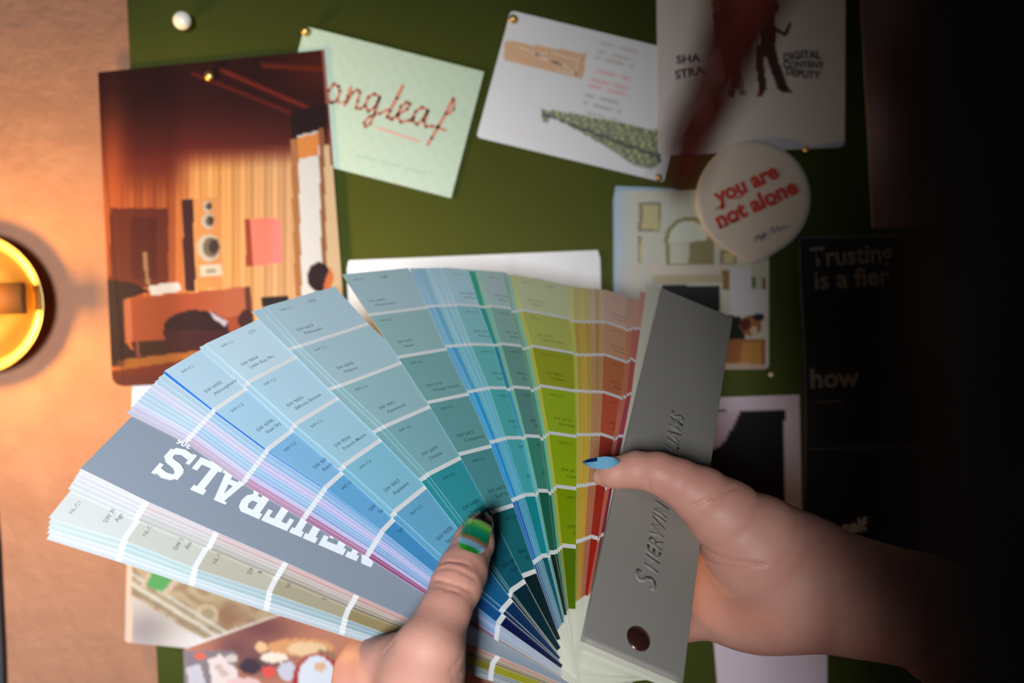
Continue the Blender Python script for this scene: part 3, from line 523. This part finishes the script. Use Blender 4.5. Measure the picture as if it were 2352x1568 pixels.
for i, (t, P) in enumerate(((.045, P_BLN), (.16, P_PB), (.26, P_PB), (.36, P_LV), (.46, P_LV), (.54, P_PB), (.63, P_PB), (.72, P_SL), (.80, P_LV), (.88, P_PK))): add('colour_strip', mix('D', 'E', t), P)
add('colour_strip', EDGE['E'], P_PK)
add('divider_card', EDGE['N'], [np.array((138, 148, 160), float)]*7, plain=True, w=.050)
for i, t in enumerate((.15, .36, .56, .78, 1.)): add('colour_strip', mix('N', 'Fe', t), P_F[i])
add('colour_strip', EDGE['H'], P_H, texts=T_H, code='NL')
for t, P in ((.25, P_I), (.5, P_I), (.72, P_J), (1., P_J)): add('colour_strip', mix('H', 'J', t), P)
def slab(ch):                                     # slab-serif capitals as rectangles and quads in a unit box
    s = .30; z = .17; R_ = lambda a, b, c, d: [(a, b), (c, b), (c, d), (a, d)]
    if ch == 'N': return [R_(.08, 0, .30, 1), R_(.66, 0, .88, 1), R_(0, 0, .42, z), R_(0, 1-z, .34, 1), R_(.56, 1-z, 1, 1), [(.1, 1), (.38, 1), (.88, 0), (.62, 0)]]
    if ch == 'E': return [R_(.10, 0, .38, 1), R_(0, 0, .95, z+.03), R_(0, 1-z-.03, .95, 1), R_(.3, .41, .70, .59), R_(.76, 0, .95, .33), R_(.76, .67, .95, 1), R_(.60, .32, .74, .68)]
    if ch == 'U': return [R_(.10, .25, .38, 1), R_(.64, .25, .90, 1), R_(0, 1-z, .48, 1), R_(.54, 1-z, 1, 1), [(.10, .3), (.16, .08), (.34, -.01), (.66, -.01), (.84, .08), (.90, .3), (.64, .3), (.6, .2), (.4, .2), (.38, .3)]]
    if ch == 'T': return [R_(.36, 0, .64, 1), R_(.22, 0, .78, z), R_(0, 1-z-.02, 1, 1), R_(0, .62, .17, 1), R_(.83, .62, 1, 1)]
    if ch == 'R': return [R_(.10, 0, .38, 1), R_(0, 0, .48, z), R_(0, 1-z, .6, 1), [(.38, .40), (.7, .40), (.86, .5), (.92, .7), (.86, .9), (.7, 1), (.38, 1), (.38, .82), (.58, .82), (.64, .7), (.58, .58), (.38, .58)], [(.42, .46), (.66, .46), (.84, .18), (1, .18), (1, 0), (.68, 0), (.50, .42)]]
    if ch == 'A': return [[(.36, 1), (.66, 1), (.94, .1), (.66, .1), (.5, .72), (.30, .1), (.06, .1)], R_(.25, .26, .78, .42), R_(-.02, 0, .42, z), R_(.56, 0, 1.04, z), R_(.22, .92, .68, 1)]
    if ch == 'L': return [R_(.10, 0, .38, 1), R_(0, 0, .95, z+.03), R_(0, 1-z, .50, 1), R_(.74, 0, .95, .42)]
    if ch == 'S': return [R_(0, .62, .26, .90), R_(.70, .12, .96, .40), [(.06, .86), (.2, .98), (.5, 1.02), (.8, .95), (.80, .76), (.5, .82), (.28, .80)], [(0, .72), (.06, .55), (.3, .44), (.64, .38), (.72, .3), (.72, .24), (.96, .24), (.96, .42), (.76, .56), (.4, .64), (.27, .72)],
                           [(.14, .04), (.5, -.02), (.8, .03), (.94, .2), (.70, .24), (.5, .18), (.2, .24)], R_(.76, .64, .92, 1), R_(.02, 0, .18, .36)]
HTOP = .0030; DH = .00064
for i, (kind, px, P, k) in enumerate(order):
    h = HTOP-DH*i; m, q, d, r, put, w = strip(kind, px, h, P, **k)
    if kind == 'divider_card':                    # the word runs from the pivot towards the tip, its feet to the image top
        word = 'NEUTRALS'; a0 = uv(onfan(852., 1303., h)); a1 = uv(onfan(338., 1082., h)); ex = (a1-a0)/np.linalg.norm(a1-a0); ey = -r; L = np.linalg.norm(a1-a0); cw = L/8
        top = uv(onfan(338., 1082., h)); size = .0185
        lay_ = 0
        for j, ch in enumerate(word):
            for pg in slab(ch):
                lay_ += 1; pg = np.array(pg); Q = a0+np.outer(j*cw+pg[:, 0]*cw*.93, ex)+np.outer((pg[:, 1]-1)*size, ey); m.add(fan3(Q, np.full(len(Q), h+.00014+lay_*.000004)), [list(range(len(Q)))], (236, 240, 246))
        V, F2 = glyphs('306', .03); Q = a1+np.outer((V[:, 0]-V[:, 0].max())*.0052-.001, ex)+np.outer(V[:, 1]*.0052-size-.0052, ey); m.add(fan3(Q, np.full(len(Q), h+.00018)), F2, (236, 240, 246))
    o = m.build(kind, M_CARD, FAN)
    if kind == 'divider_card': o['label'] = 'slate grey divider printed NEUTRALS in white'
    if kind == 'intro_card': o['label'] = 'cream card under the grey cover'
# grey front cover, raised towards its tip
def cover():
    hb, ht = .0052, .030; c = [onfan(1337., 1466., hb), onfan(1570., 1566., hb+.001), onfan(1684., 727., ht), onfan(1521., 659., ht)]
    n, k = 14, 8; m = MB(); G = np.zeros((n+1, k+1, 3))
    for i in range(n+1):
        for j in range(k+1):
            v, u = i/n, j/k; G[i, j] = (1-v)*((1-u)*c[0]+u*c[1])+v*((1-u)*c[3]+u*c[2])-N0*.0045*4*v*(1-v)*.6
    th = .0021; rows = [G-N0*th, G-N0*th*.35, G]; sh = [1., 1., .985]; cen = G.mean((0, 1)); G2 = cen+(G-cen)*np.array([.988]); 
    idx = np.arange((n+1)*(k+1)).reshape(n+1, k+1); Fs = np.stack([idx[:-1, :-1], idx[:-1, 1:], idx[1:, 1:], idx[1:, :-1]], -1).reshape(-1, 4)
    ring = np.concatenate([idx[0, :], idx[1:, -1], idx[-1, -2::-1], idx[-2:0:-1, 0]]); g_ = G.reshape(-1, 3); nn = len(ring)
    def shrink(s): return cen+(g_-cen)*(1-s)
    ctr = g_.mean(0)
    lay = [g_[ring]-N0*th, g_[ring]-N0*th*.4, (g_[ring]+(ctr-g_[ring])*.006)-N0*th*.08, (g_[ring]+(ctr-g_[ring])*.014)]
    inner = g_.copy(); inner[ring] = lay[3]
    m.add(inner, Fs, (140, 140, 138)); m.add(g_-N0*th, Fs[:, ::-1], (150, 150, 148))
    V = np.vstack(lay); m.add(V, [[l*nn+i, l*nn+(i+1) % nn, (l+1)*nn+(i+1) % nn, (l+1)*nn+i] for l in range(3) for i in range(nn)], (150, 150, 148))
    o = m.build('front_cover', M_GREY, FAN, smooth=False); o['label'] = 'smooth grey front cover with raised lettering'
    # raised lettering: reads from the rivet end to the tip
    def cov(u, v): return ((1-v)*((1-u)*c[0]+u*c[1])+v*((1-u)*c[3]+u*c[2])-N0*.0045*4*v*(1-v)*.6)
    Lc = np.linalg.norm(c[3]-c[0]); Wc = np.linalg.norm(c[1]-c[0]); m = MB(); x = .0
    def letters(txt, a, size, u_base):
        V, F2 = glyphs(txt, .012, .28); V = V.copy(); n0 = len(V)
        pts = np.array([cov(u_base-vy*size/Wc, a+vx*size/Lc) for vx, vy in V]); top = pts+N0*.0004; bot = pts-N0*.0001
        e = {}
        for f in F2:
            for i in range(len(f)): a_, b_ = f[i], f[(i+1) % len(f)]; e[(a_, b_)] = 1
        side = [[a_, b_, b_+n0, a_+n0] for (a_, b_) in e if (b_, a_) not in e]
        m.add(np.vstack([bot, top]), [[i+n0 for i in f] for f in F2]+side, (150, 150, 150))
        return a+(V[:, 0].max())*size/Lc
    a = .142
    a = letters('S', a, .0150, .60)+.003; a = letters('HERWIN', a, .0104, .60)+.006; a = letters('-', a, .0104, .60)+.006; a = letters('W', a, .0150, .60)+.003; a = letters('ILLIAMS', a, .0108, .60)
    m.build('embossed_lettering', M_GREY, o)
    p = onfan(1465., 1467., hb); m = MB(); ax = np.array([E2, E1, N0]); V, F2 = ellipsoid(p+N0*.0002, (.0060, .0064, .0024), axes=ax, nu=32, nv=16); m.add(V, F2, (80, 50, 40)); rv = m.build('rivet', M_DARKM, FAN, smooth=True); rv['label'] = 'dark domed metal rivet'
cover()
m = MB(); q, d, r = strip_frame(EDGE['J'], -.0336); q2 = q[-1]
cor = [q[0]-d*.02+r*.006, q[0]-d*.02+r*.044, q[-1]-d*.030+r*.044, q[-1]-d*.030+r*.006]; V, Fs = prism(fan3(np.array(cor), np.full(4, -.0345)), -N0*.002); m.add(V, Fs, (140, 140, 138)); m.build('back_cover', M_GREY, FAN)

# ------------------------------------------------------------------ the person: signed-distance body
def cone(P, a, b, ra, rb):
    ab = b-a; t = np.clip(((P-a) @ ab)/(ab @ ab), 0, 1); return np.linalg.norm(P-a-t[..., None]*ab, axis=-1)-(ra+t*(rb-ra))
def smin(a, b, k): h = np.clip(.5+.5*(b-a)/k, 0, 1); return b*(1-h)+a*h-k*h*(1-h)
def sdf(P, chains, k=.004, extra=None):
    D = None
    for ch in chains:
        kk = ch[0]; d = None
        for (a, ra), (b, rb) in zip(ch[1][:-1], ch[1][1:]):
            e = cone(P, a, b, ra, rb); d = e if d is None else smin(d, e, .0025 if kk < .01 else .02)
        D = d if D is None else smin(D, d, kk)
    if extra is not None: D = extra(P, D)
    return D
def nets(V, lo, h):                              # surface nets on a scalar grid
    nx, ny, nz = V.shape; S = V < 0; cs = (nx-1, ny-1, nz-1); acc = np.zeros(cs+(3,), np.float32); cnt = np.zeros(cs, np.float32)
    cor = [(i, j, k) for i in (0, 1) for j in (0, 1) for k in (0, 1)]; sub = lambda A, c: A[c[0]:c[0]+cs[0], c[1]:c[1]+cs[1], c[2]:c[2]+cs[2]]
    for a in cor:
        for ax in range(3):
            if a[ax]: continue
            b = list(a); b[ax] = 1; va, vb = sub(V, a), sub(V, b); mk = sub(S, a) != sub(S, b); t = np.where(mk, va/np.where(mk, va-vb, 1), 0)
            for c in range(3): acc[..., c] += np.where(mk, a[c]+(t if c == ax else 0), 0)
            cnt += mk
    act = cnt > 0; idx = -np.ones(cs, int); idx[act] = np.arange(act.sum()); ii = np.argwhere(act)
    verts = lo+(ii+acc[act]/cnt[act][:, None])*h; Q = []
    for ax in range(3):
        o = [a for a in range(3) if a != ax]; sl = [slice(0, n) for n in V.shape]; s0 = list(sl); s1 = list(sl); s0[ax] = slice(0, -1); s1[ax] = slice(1, None)
        ch = S[tuple(s0)] != S[tuple(s1)]; E_ = np.argwhere(ch); ok = (E_[:, o[0]] > 0) & (E_[:, o[1]] > 0) & (E_[:, o[0]] < V.shape[o[0]]-1) & (E_[:, o[1]] < V.shape[o[1]]-1); E_ = E_[ok]
        u = np.zeros(3, int); u[o[0]] = 1; w = np.zeros(3, int); w[o[1]] = 1; f = lambda e: idx[e[:, 0], e[:, 1], e[:, 2]]
        q = np.stack([f(E_-u-w), f(E_-w), f(E_), f(E_-u)], 1); ins = S[tuple(s0)][E_[:, 0], E_[:, 1], E_[:, 2]]
        flip = ins if ax != 1 else ~ins; q[~flip] = q[~flip][:, ::-1]; Q.append(q)
    return verts, np.concatenate(Q)
def node(px, py, z, rpx): return (ray(px, py)*z, rpx*z/F)
def fz(px, py, h): return float(onfan(px, py, h)[2])
def march(px, py, fn, z0=.2, z1=.7):
    r = ray(px, py); z = z0; rl = np.linalg.norm(r)
    for _ in range(90):
        d = float(fn((r*z)[None, :])[0])
        if d < 1e-4: return r*z
        z += d*.9/rl
        if z > z1: return None
    return r*z
def grid_mesh(chains, vox, extra=None, pad=.006):
    pts = np.array([n[0] for c in chains for n in c[1]]); rr = max(n[1] for c in chains for n in c[1])
    lo = np.min([n[0]-n[1] for c in chains for n in c[1]], 0)-pad; hi = np.max([n[0]+n[1] for c in chains for n in c[1]], 0)+pad
    ax = [np.arange(lo[i], hi[i]+vox, vox) for i in range(3)]; Vv = np.empty([len(a) for a in ax], np.float32); YZ = np.stack(np.meshgrid(ax[1], ax[2], indexing='ij'), -1)
    for i, x in enumerate(ax[0]): P = np.concatenate([np.full(YZ.shape[:2]+(1,), x), YZ], -1); Vv[i] = sdf(P, chains, extra=extra)
    return nets(Vv, lo, vox)
# left hand: thumb across the strips, palm below the frame, fingers spread under the fan
LT = [node(1101, 1207, fz(1101, 1207, -.0040), 33), node(1088, 1246, fz(1088, 1246, -.0030), 46), node(1062, 1312, fz(1062, 1312, .0005), 56), node(1048, 1345, fz(1048, 1345, .0020), 58), node(1022, 1405, fz(1022, 1405, .0020), 57), node(985, 1490, fz(985, 1490, .0010), 70), node(965, 1580, .315, 92), node(940, 1700, .310, 125), node(900, 1850, .315, 150)]
LW = [node(985, 1520, .322, 70), node(915, 1545, .335, 60), node(850, 1555, .352, 56), node(838, 1540, .372, 54)]
def fing(px, h, r): return [node(a, b, fz(a, b, hh), rr) for (a, b), hh, rr in zip(px, h, r)]
LF = [fing([(848, 1545), (880, 1440), (960, 1330), (1010, 1240)], (-.046, -.047, -.046, -.045), (52, 42, 38, 32)), fing([(880, 1600), (980, 1500), (1080, 1400), (1130, 1310)], (-.052, -.050, -.048, -.046), (54, 44, 40, 34)),
      fing([(930, 1650), (1060, 1560), (1150, 1480), (1200, 1400)], (-.055, -.052, -.050, -.048), (54, 44, 40, 34)), fing([(980, 1720), (1100, 1640), (1190, 1570), (1240, 1510)], (-.058, -.054, -.052, -.050), (48, 40, 36, 30))]
LP = [node(850, 1570, .375, 62), node(890, 1680, .360, 110), node(900, 1850, .340, 150)]
LFA = [node(900, 1850, .325, 150), (ray(860, 2100)*.315, .031), (np.array([-.060, .34, .29]), .036), (np.array([-.055, .40, .25]), .042)]
def arcs(P, D, lines, r=.0007, depth=1.):         # carve thin skin creases
    for ln in lines:
        for a, b in zip(ln[:-1], ln[1:]): D = -smin(-D, cone(P, a, b, r, r), .0012)
    return D
Lch = [(.004, LT), (.010, LW), (.012, LP), (.010, [LP[0], LF[0][0]])]+[(.008, f) for f in LF]+[(.008, [LP[1], LF[2][0]]), (.008, [LP[1], LF[3][0]]), (.008, [LP[0], LF[1][0]])]
RT = [node(1382, 1093, .408, 22), node(1412, 1086, .405, 35), node(1462, 1079, .402, 42), node(1512, 1086, .398, 47), node(1560, 1108, .396, 54), node(1612, 1140, .396, 68), node(1668, 1186, .398, 86), node(1738, 1262, .402, 128), node(1830, 1325, .405, 148), node(1960, 1366, .400, 128), node(2120, 1404, .390, 132)]
RP = [node(1738, 1300, .420, 110), node(1690, 1352, .425, 98), node(1760, 1368, .420, 102), node(1960, 1372, .405, 110)]
RF = [fing(p, h, r) for p, h, r in (([(1660, 1180), (1580, 1120), (1500, 1060), (1440, 1010)], (-.030, -.034, -.036, -.034), (60, 44, 38, 32)), ([(1640, 1270), (1540, 1230), (1440, 1190), (1380, 1150)], (-.040, -.042, -.044, -.042), (58, 46, 42, 34)),
      ([(1640, 1340), (1530, 1330), (1430, 1300), (1370, 1270)], (-.044, -.046, -.048, -.046), (56, 46, 42, 34)), ([(1660, 1400), (1560, 1410), (1470, 1400), (1410, 1380)], (-.046, -.048, -.050, -.048), (50, 42, 38, 32)))]
RFA = [node(2120, 1404, .390, 130), (np.array([.30, .20, .35]), .036), (np.array([.38, .30, .28]), .042)]
Rch = [(.0035, RT), (.012, RP)]+[(.010, f) for f in RF]+[(.012, [RP[1], RF[2][0]]), (.012, [RP[0], RF[0][0]]), (.012, [RP[0], RF[1][0]])]
def crease_pts(pts, chains):
    out = []
    for x, y in pts:
        p = march(x, y, lambda P: sdf(P, chains))
        if p is not None: out.append(p)
    return out
Lcr = [crease_pts(c, Lch) for c in ([(1004, 1308), (1030, 1302), (1062, 1312), (1092, 1330)], [(996, 1330), (1030, 1338), (1066, 1350), (1086, 1358)], [(1012, 1292), (1044, 1288), (1076, 1296)], [(1000, 1345), (1030, 1352), (1060, 1362)], [(880, 1500), (894, 1482), (908, 1468)], [(1062, 1500), (1052, 1520), (1032, 1540)], [(1068, 1524), (1058, 1548), (1040, 1562)])]
Rcr = [crease_pts(c, Rch) for c in ([(1494, 1130), (1490, 1116), (1489, 1102)], [(1584, 1164), (1620, 1148), (1660, 1132), (1690, 1118)], [(1548, 1150), (1552, 1136)], [(1620, 1262), (1650, 1278), (1700, 1290), (1760, 1296)], [(1616, 1284), (1660, 1300), (1712, 1304)])]
lv, lf = grid_mesh(Lch, .0010, extra=lambda P, D: arcs(P, D, Lcr, .0004))
rv_, rf = grid_mesh(Rch, .0010, extra=lambda P, D: arcs(P, D, Rcr, .0005))
S_L, S_R, NK = np.array([-.02, .36, .00]), np.array([.30, .36, -.02]), np.array([.145, .26, -.02])
HC = np.array([.136, .02, .055])
body = [(.03, [(NK+[0, .10, 0], .10), (NK+[0, .35, -.02], .12), (NK+[0, .60, -.02], .13)]), (.04, [(S_L, .05), (NK+[0, .06, 0], .07), (S_R, .05)]), (.03, [(NK, .050), (HC+[0, .06, -.02], .052)]),
        (.03, [(HC, .078), (HC+[0, .05, .02], .062)]), (.03, [(S_L, .050), (np.array([-.055, .50, .12]), .042), (np.array([-.055, .40, .25]), .040), (np.array([-.060, .34, .29]), .035)]),
        (.03, [(S_R, .050), (np.array([.42, .46, .12]), .042), (np.array([.38, .30, .28]), .040), (np.array([.30, .20, .35]), .035)]),
        (.012, [(HC+[-.012, .012, .092], .010), (HC+[-.012, .035, .104], .012)]), (.008, [(HC+[-.03, .06, .085], .008), (HC+[.008, .062, .087], .008)])]
body += [(.03, LFA), (.03, RFA)]
bv, bf = grid_mesh(body, .008, pad=.02)
m = MB()
for v, f in ((lv, lf), (rv_, rf), (bv, bf)): m.add(v, f, (220, 170, 150))
PER = m.build('person', M_SKIN, smooth=True)
tag(PER, 'person with long dark hair holding the colour fan open in both hands, painted nails', 'person')
# nails
def nail(name, cl, wl, wr, fn, colf, off, nb=26, na=14, label=None, dome=.0004, tipz=None):
    """centre line cl (px), left/right half widths (px) along it; draped on the thumb"""
    cl = np.array(cl, float); T = np.linspace(0, 1, len(cl)); b = np.linspace(0, 1, nb); C = np.stack([np.interp(b, T, cl[:, k]) for k in (0, 1)], 1); tn = np.gradient(C, axis=0); tn /= np.linalg.norm(tn, axis=1)[:, None]
    nn = np.stack([-tn[:, 1], tn[:, 0]], 1); L_, R__ = np.interp(b, np.linspace(0, 1, len(wl)), wl), np.interp(b, np.linspace(0, 1, len(wr)), wr); a = np.linspace(-1, 1, na); V = np.zeros((nb, na, 3)); col = np.zeros((nb, na, 3))
    PX = np.zeros((nb, na, 2)); Z = np.full((nb, na), np.nan)
    for i in range(nb):
        for j in range(na):
            x, y = C[i]+nn[i]*a[j]*(R__[i] if a[j] > 0 else L_[i]); PX[i, j] = x, y; col[i, j] = colf(b[i], a[j])
            if tipz: Z[i, j] = tipz(x, y, a[j], b[i])
            elif abs(a[j]) < .8 and b[i] < .72 and i % 2 == 0:
                p = march(x, y, fn, .25, .43)
                if p is not None: Z[i, j] = p[2]
    if not tipz:
        AA, BB = np.meshgrid(a, b); ok = ~np.isnan(Z); B_ = lambda u, v: np.stack([np.ones_like(u), u, v, u*u, u*v], -1)
        k = np.linalg.lstsq(B_(AA[ok], BB[ok]), Z[ok], rcond=None)[0]; Z = B_(AA, BB) @ k
    P3 = ray(PX[..., 0], PX[..., 1])*Z[..., None]; V = P3*(1-off/np.linalg.norm(P3, axis=-1))[..., None]
    idx = np.arange(nb*na).reshape(nb, na); Fs = np.stack([idx[:-1, :-1], idx[:-1, 1:], idx[1:, 1:], idx[1:, :-1]], -1).reshape(-1, 4); m = MB(); m.add(V.reshape(-1, 3), Fs, ('v', col.reshape(-1, 3)))
    B = V.reshape(-1, 3)+ray(*cl[0])*.0006; ring = np.concatenate([idx[0, :], idx[1:, -1], idx[-1, -2::-1], idx[-2:0:-1, 0]]); c = len(ring)
    m.add(B, Fs[:, ::-1], (90, 120, 120)); m.add(np.vstack([V.reshape(-1, 3)[ring], B[ring]]), [[i, (i+1) % c, (i+1) % c+c, i+c] for i in range(c)], col.reshape(-1, 3)[ring])
    o = m.build(name, M_NAIL, PER, smooth=True); o['label'] = label; return o
def lcol(b, a):
    b = b+.05*(a*a)+.035*a
    st = [(0, (22, 150, 40)), (.13, (26, 158, 44)), (.15, (128, 188, 214)), (.27, (136, 192, 214)), (.30, (176, 116, 88)), (.36, (150, 110, 70)), (.40, (22, 120, 60)), (.50, (8, 132, 110)), (.60, (30, 150, 84)), (.70, (110, 176, 70)), (.76, (124, 178, 92)), (.79, (92, 88, 80)), (.82, (14, 14, 14)), (1.2, (12, 12, 12))]
    for (b0, c0), (b1, c1) in zip(st[:-1], st[1:]):
        if b <= b1: t = max(0, (b-b0)/(b1-b0)); return np.array(c0)*(1-t)+np.array(c1)*t
    return np.array((12, 12, 12.))
LS = lambda P: sdf(P, Lch)
nail('thumb_nail', [(1078, 1266), (1088, 1238), (1099, 1206), (1107, 1174)], [24, 33, 35, 33, 32, 27, 10], [24, 33, 34, 32, 32, 28, 12], LS, lcol, .0010, label='nail painted in green, blue and black bands')
def rcol(b, a):
    return np.array((8, 44, 96)) if (b > .50 and a > -.15+1.1*(.95-b)) else np.array((124, 184, 214))
def rz(x, y, a, b): return .3985-.0040*(1-a)*.5+.0006*b
nail('thumb_nail', [(1424, 1058), (1400, 1061), (1372, 1063), (1350, 1062), (1337, 1060)], [3, 12, 15, 14, 11, 6, 1], [2, 11, 14, 13, 10, 6, 1], LS, rcol, .0008, label='pale blue nail with a dark blue tip', tipz=rz, nb=60, na=40)
# sleeves / shirt
sh = [(.04, [(NK+[0, .14, 0], .112), (NK+[0, .35, -.02], .134), (NK+[0, .58, -.02], .144)]), (.04, [(S_L, .064), (NK+[0, .085, 0], .080), (S_R, .064)]), (.03, [(S_L, .064), (np.array([-.055, .50, .12]), .055), (np.array([-.055, .44, .20]), .053)]), (.03, [(S_R, .064), (np.array([.42, .46, .12]), .055), (np.array([.40, .36, .22]), .053)])]
v, f = grid_mesh(sh, .008, pad=.02); m = MB(); m.add(v, f, (20, 20, 20)); o = m.build('shirt', M_SHIRT, PER, smooth=True); o['label'] = 'black shirt'
# hair: a cap of hair, long locks and one loose lock that crosses the view
m = MB(); V, Fs = ellipsoid(HC+[.004, -.012, -.006], (.088, .104, .092), nu=48, nv=32)
V = V+(V-HC)*(.03*np.sin(V[:, :1]*260+V[:, 2:]*190)); m.add(V, Fs, (7, 4, 4))
def lock(pts, r0, n, spread, r1=.2, seed=0, col=(7, 4, 4)):
    g_ = np.random.default_rng(seed); P = np.array(pts, float); T = np.linspace(0, 1, len(P)); tt = np.linspace(0, 1, 16); C = np.stack([np.interp(tt, T, P[:, k]) for k in range(3)], 1)
    for _ in range(2): C[1:-1] = (C[:-2]+2*C[1:-1]+C[2:])/4
    for i in range(n):
        o = g_.normal(size=3)*spread; wv = g_.normal(size=3)*spread*.5; ph = g_.random()*6
        Q = C+o*(1-.55*tt)[:, None]+wv*np.sin(tt*5+ph)[:, None]; V, Fs = tube(Q, r0*(1-(1-r1)*tt), 6); m.add(V, Fs, col)
for i in range(46):
    a = -2.5+i*.11; s = np.array([HC[0]+.086*math.cos(a)*1., HC[1]-.03, HC[2]+.090*math.sin(a)-.01]); 
    lock([HC+[0, -.10, 0], s*[1, 1, 1]+[0, -.045, 0], s+[0, .03, 0], s+[.004, .12, -.004], s+[.008, .22, -.01]], .0042, 4, .0035, seed=i)
C_ = lambda x, y, z: ray(x, y)*z
lock([C_(1990, -820, .075), C_(1800, -330, .085), C_(1712, -20, .092), C_(1676, 110, .096), C_(1632, 230, .10), C_(1582, 340, .104), C_(1556, 440, .108)], .00060, 24, .0028, .25, seed=71, col=(52, 21, 16))  # loose strands coloured redder than the near-black hair, as if light shone through
lock([C_(1990, -780, .075), C_(1880, -300, .085), C_(1760, 0, .092), C_(1690, 140, .096)], .0007, 15, .0020, .2, seed=72, col=(44, 19, 15))
lock([C_(1900, -500, .085), C_(1720, 0, .092), C_(1600, 300, .10), C_(1560, 440, .105)], .00040, 12, .0024, .3, seed=73, col=(80, 30, 22))
for i in range(14): lock([C_(2260+i*16, -900, .06), C_(2210+i*20, 0, .055), C_(2180+i*20, 700, .052), C_(2190+i*18, 1700, .055)], .0009, 5, .0016, .6, seed=90+i)
for i in range(7): lock([C_(2180+i*26, -700, .065), C_(2110+i*24, 300, .060), C_(2080+i*28, 1000, .058), C_(2090+i*26, 1900, .06)], .0004, 2, .0012, .5, seed=130+i)
o = m.build('hair', M_HAIR, PER, smooth=True); o['label'] = 'long dark brown hair with a loose lock hanging forward'
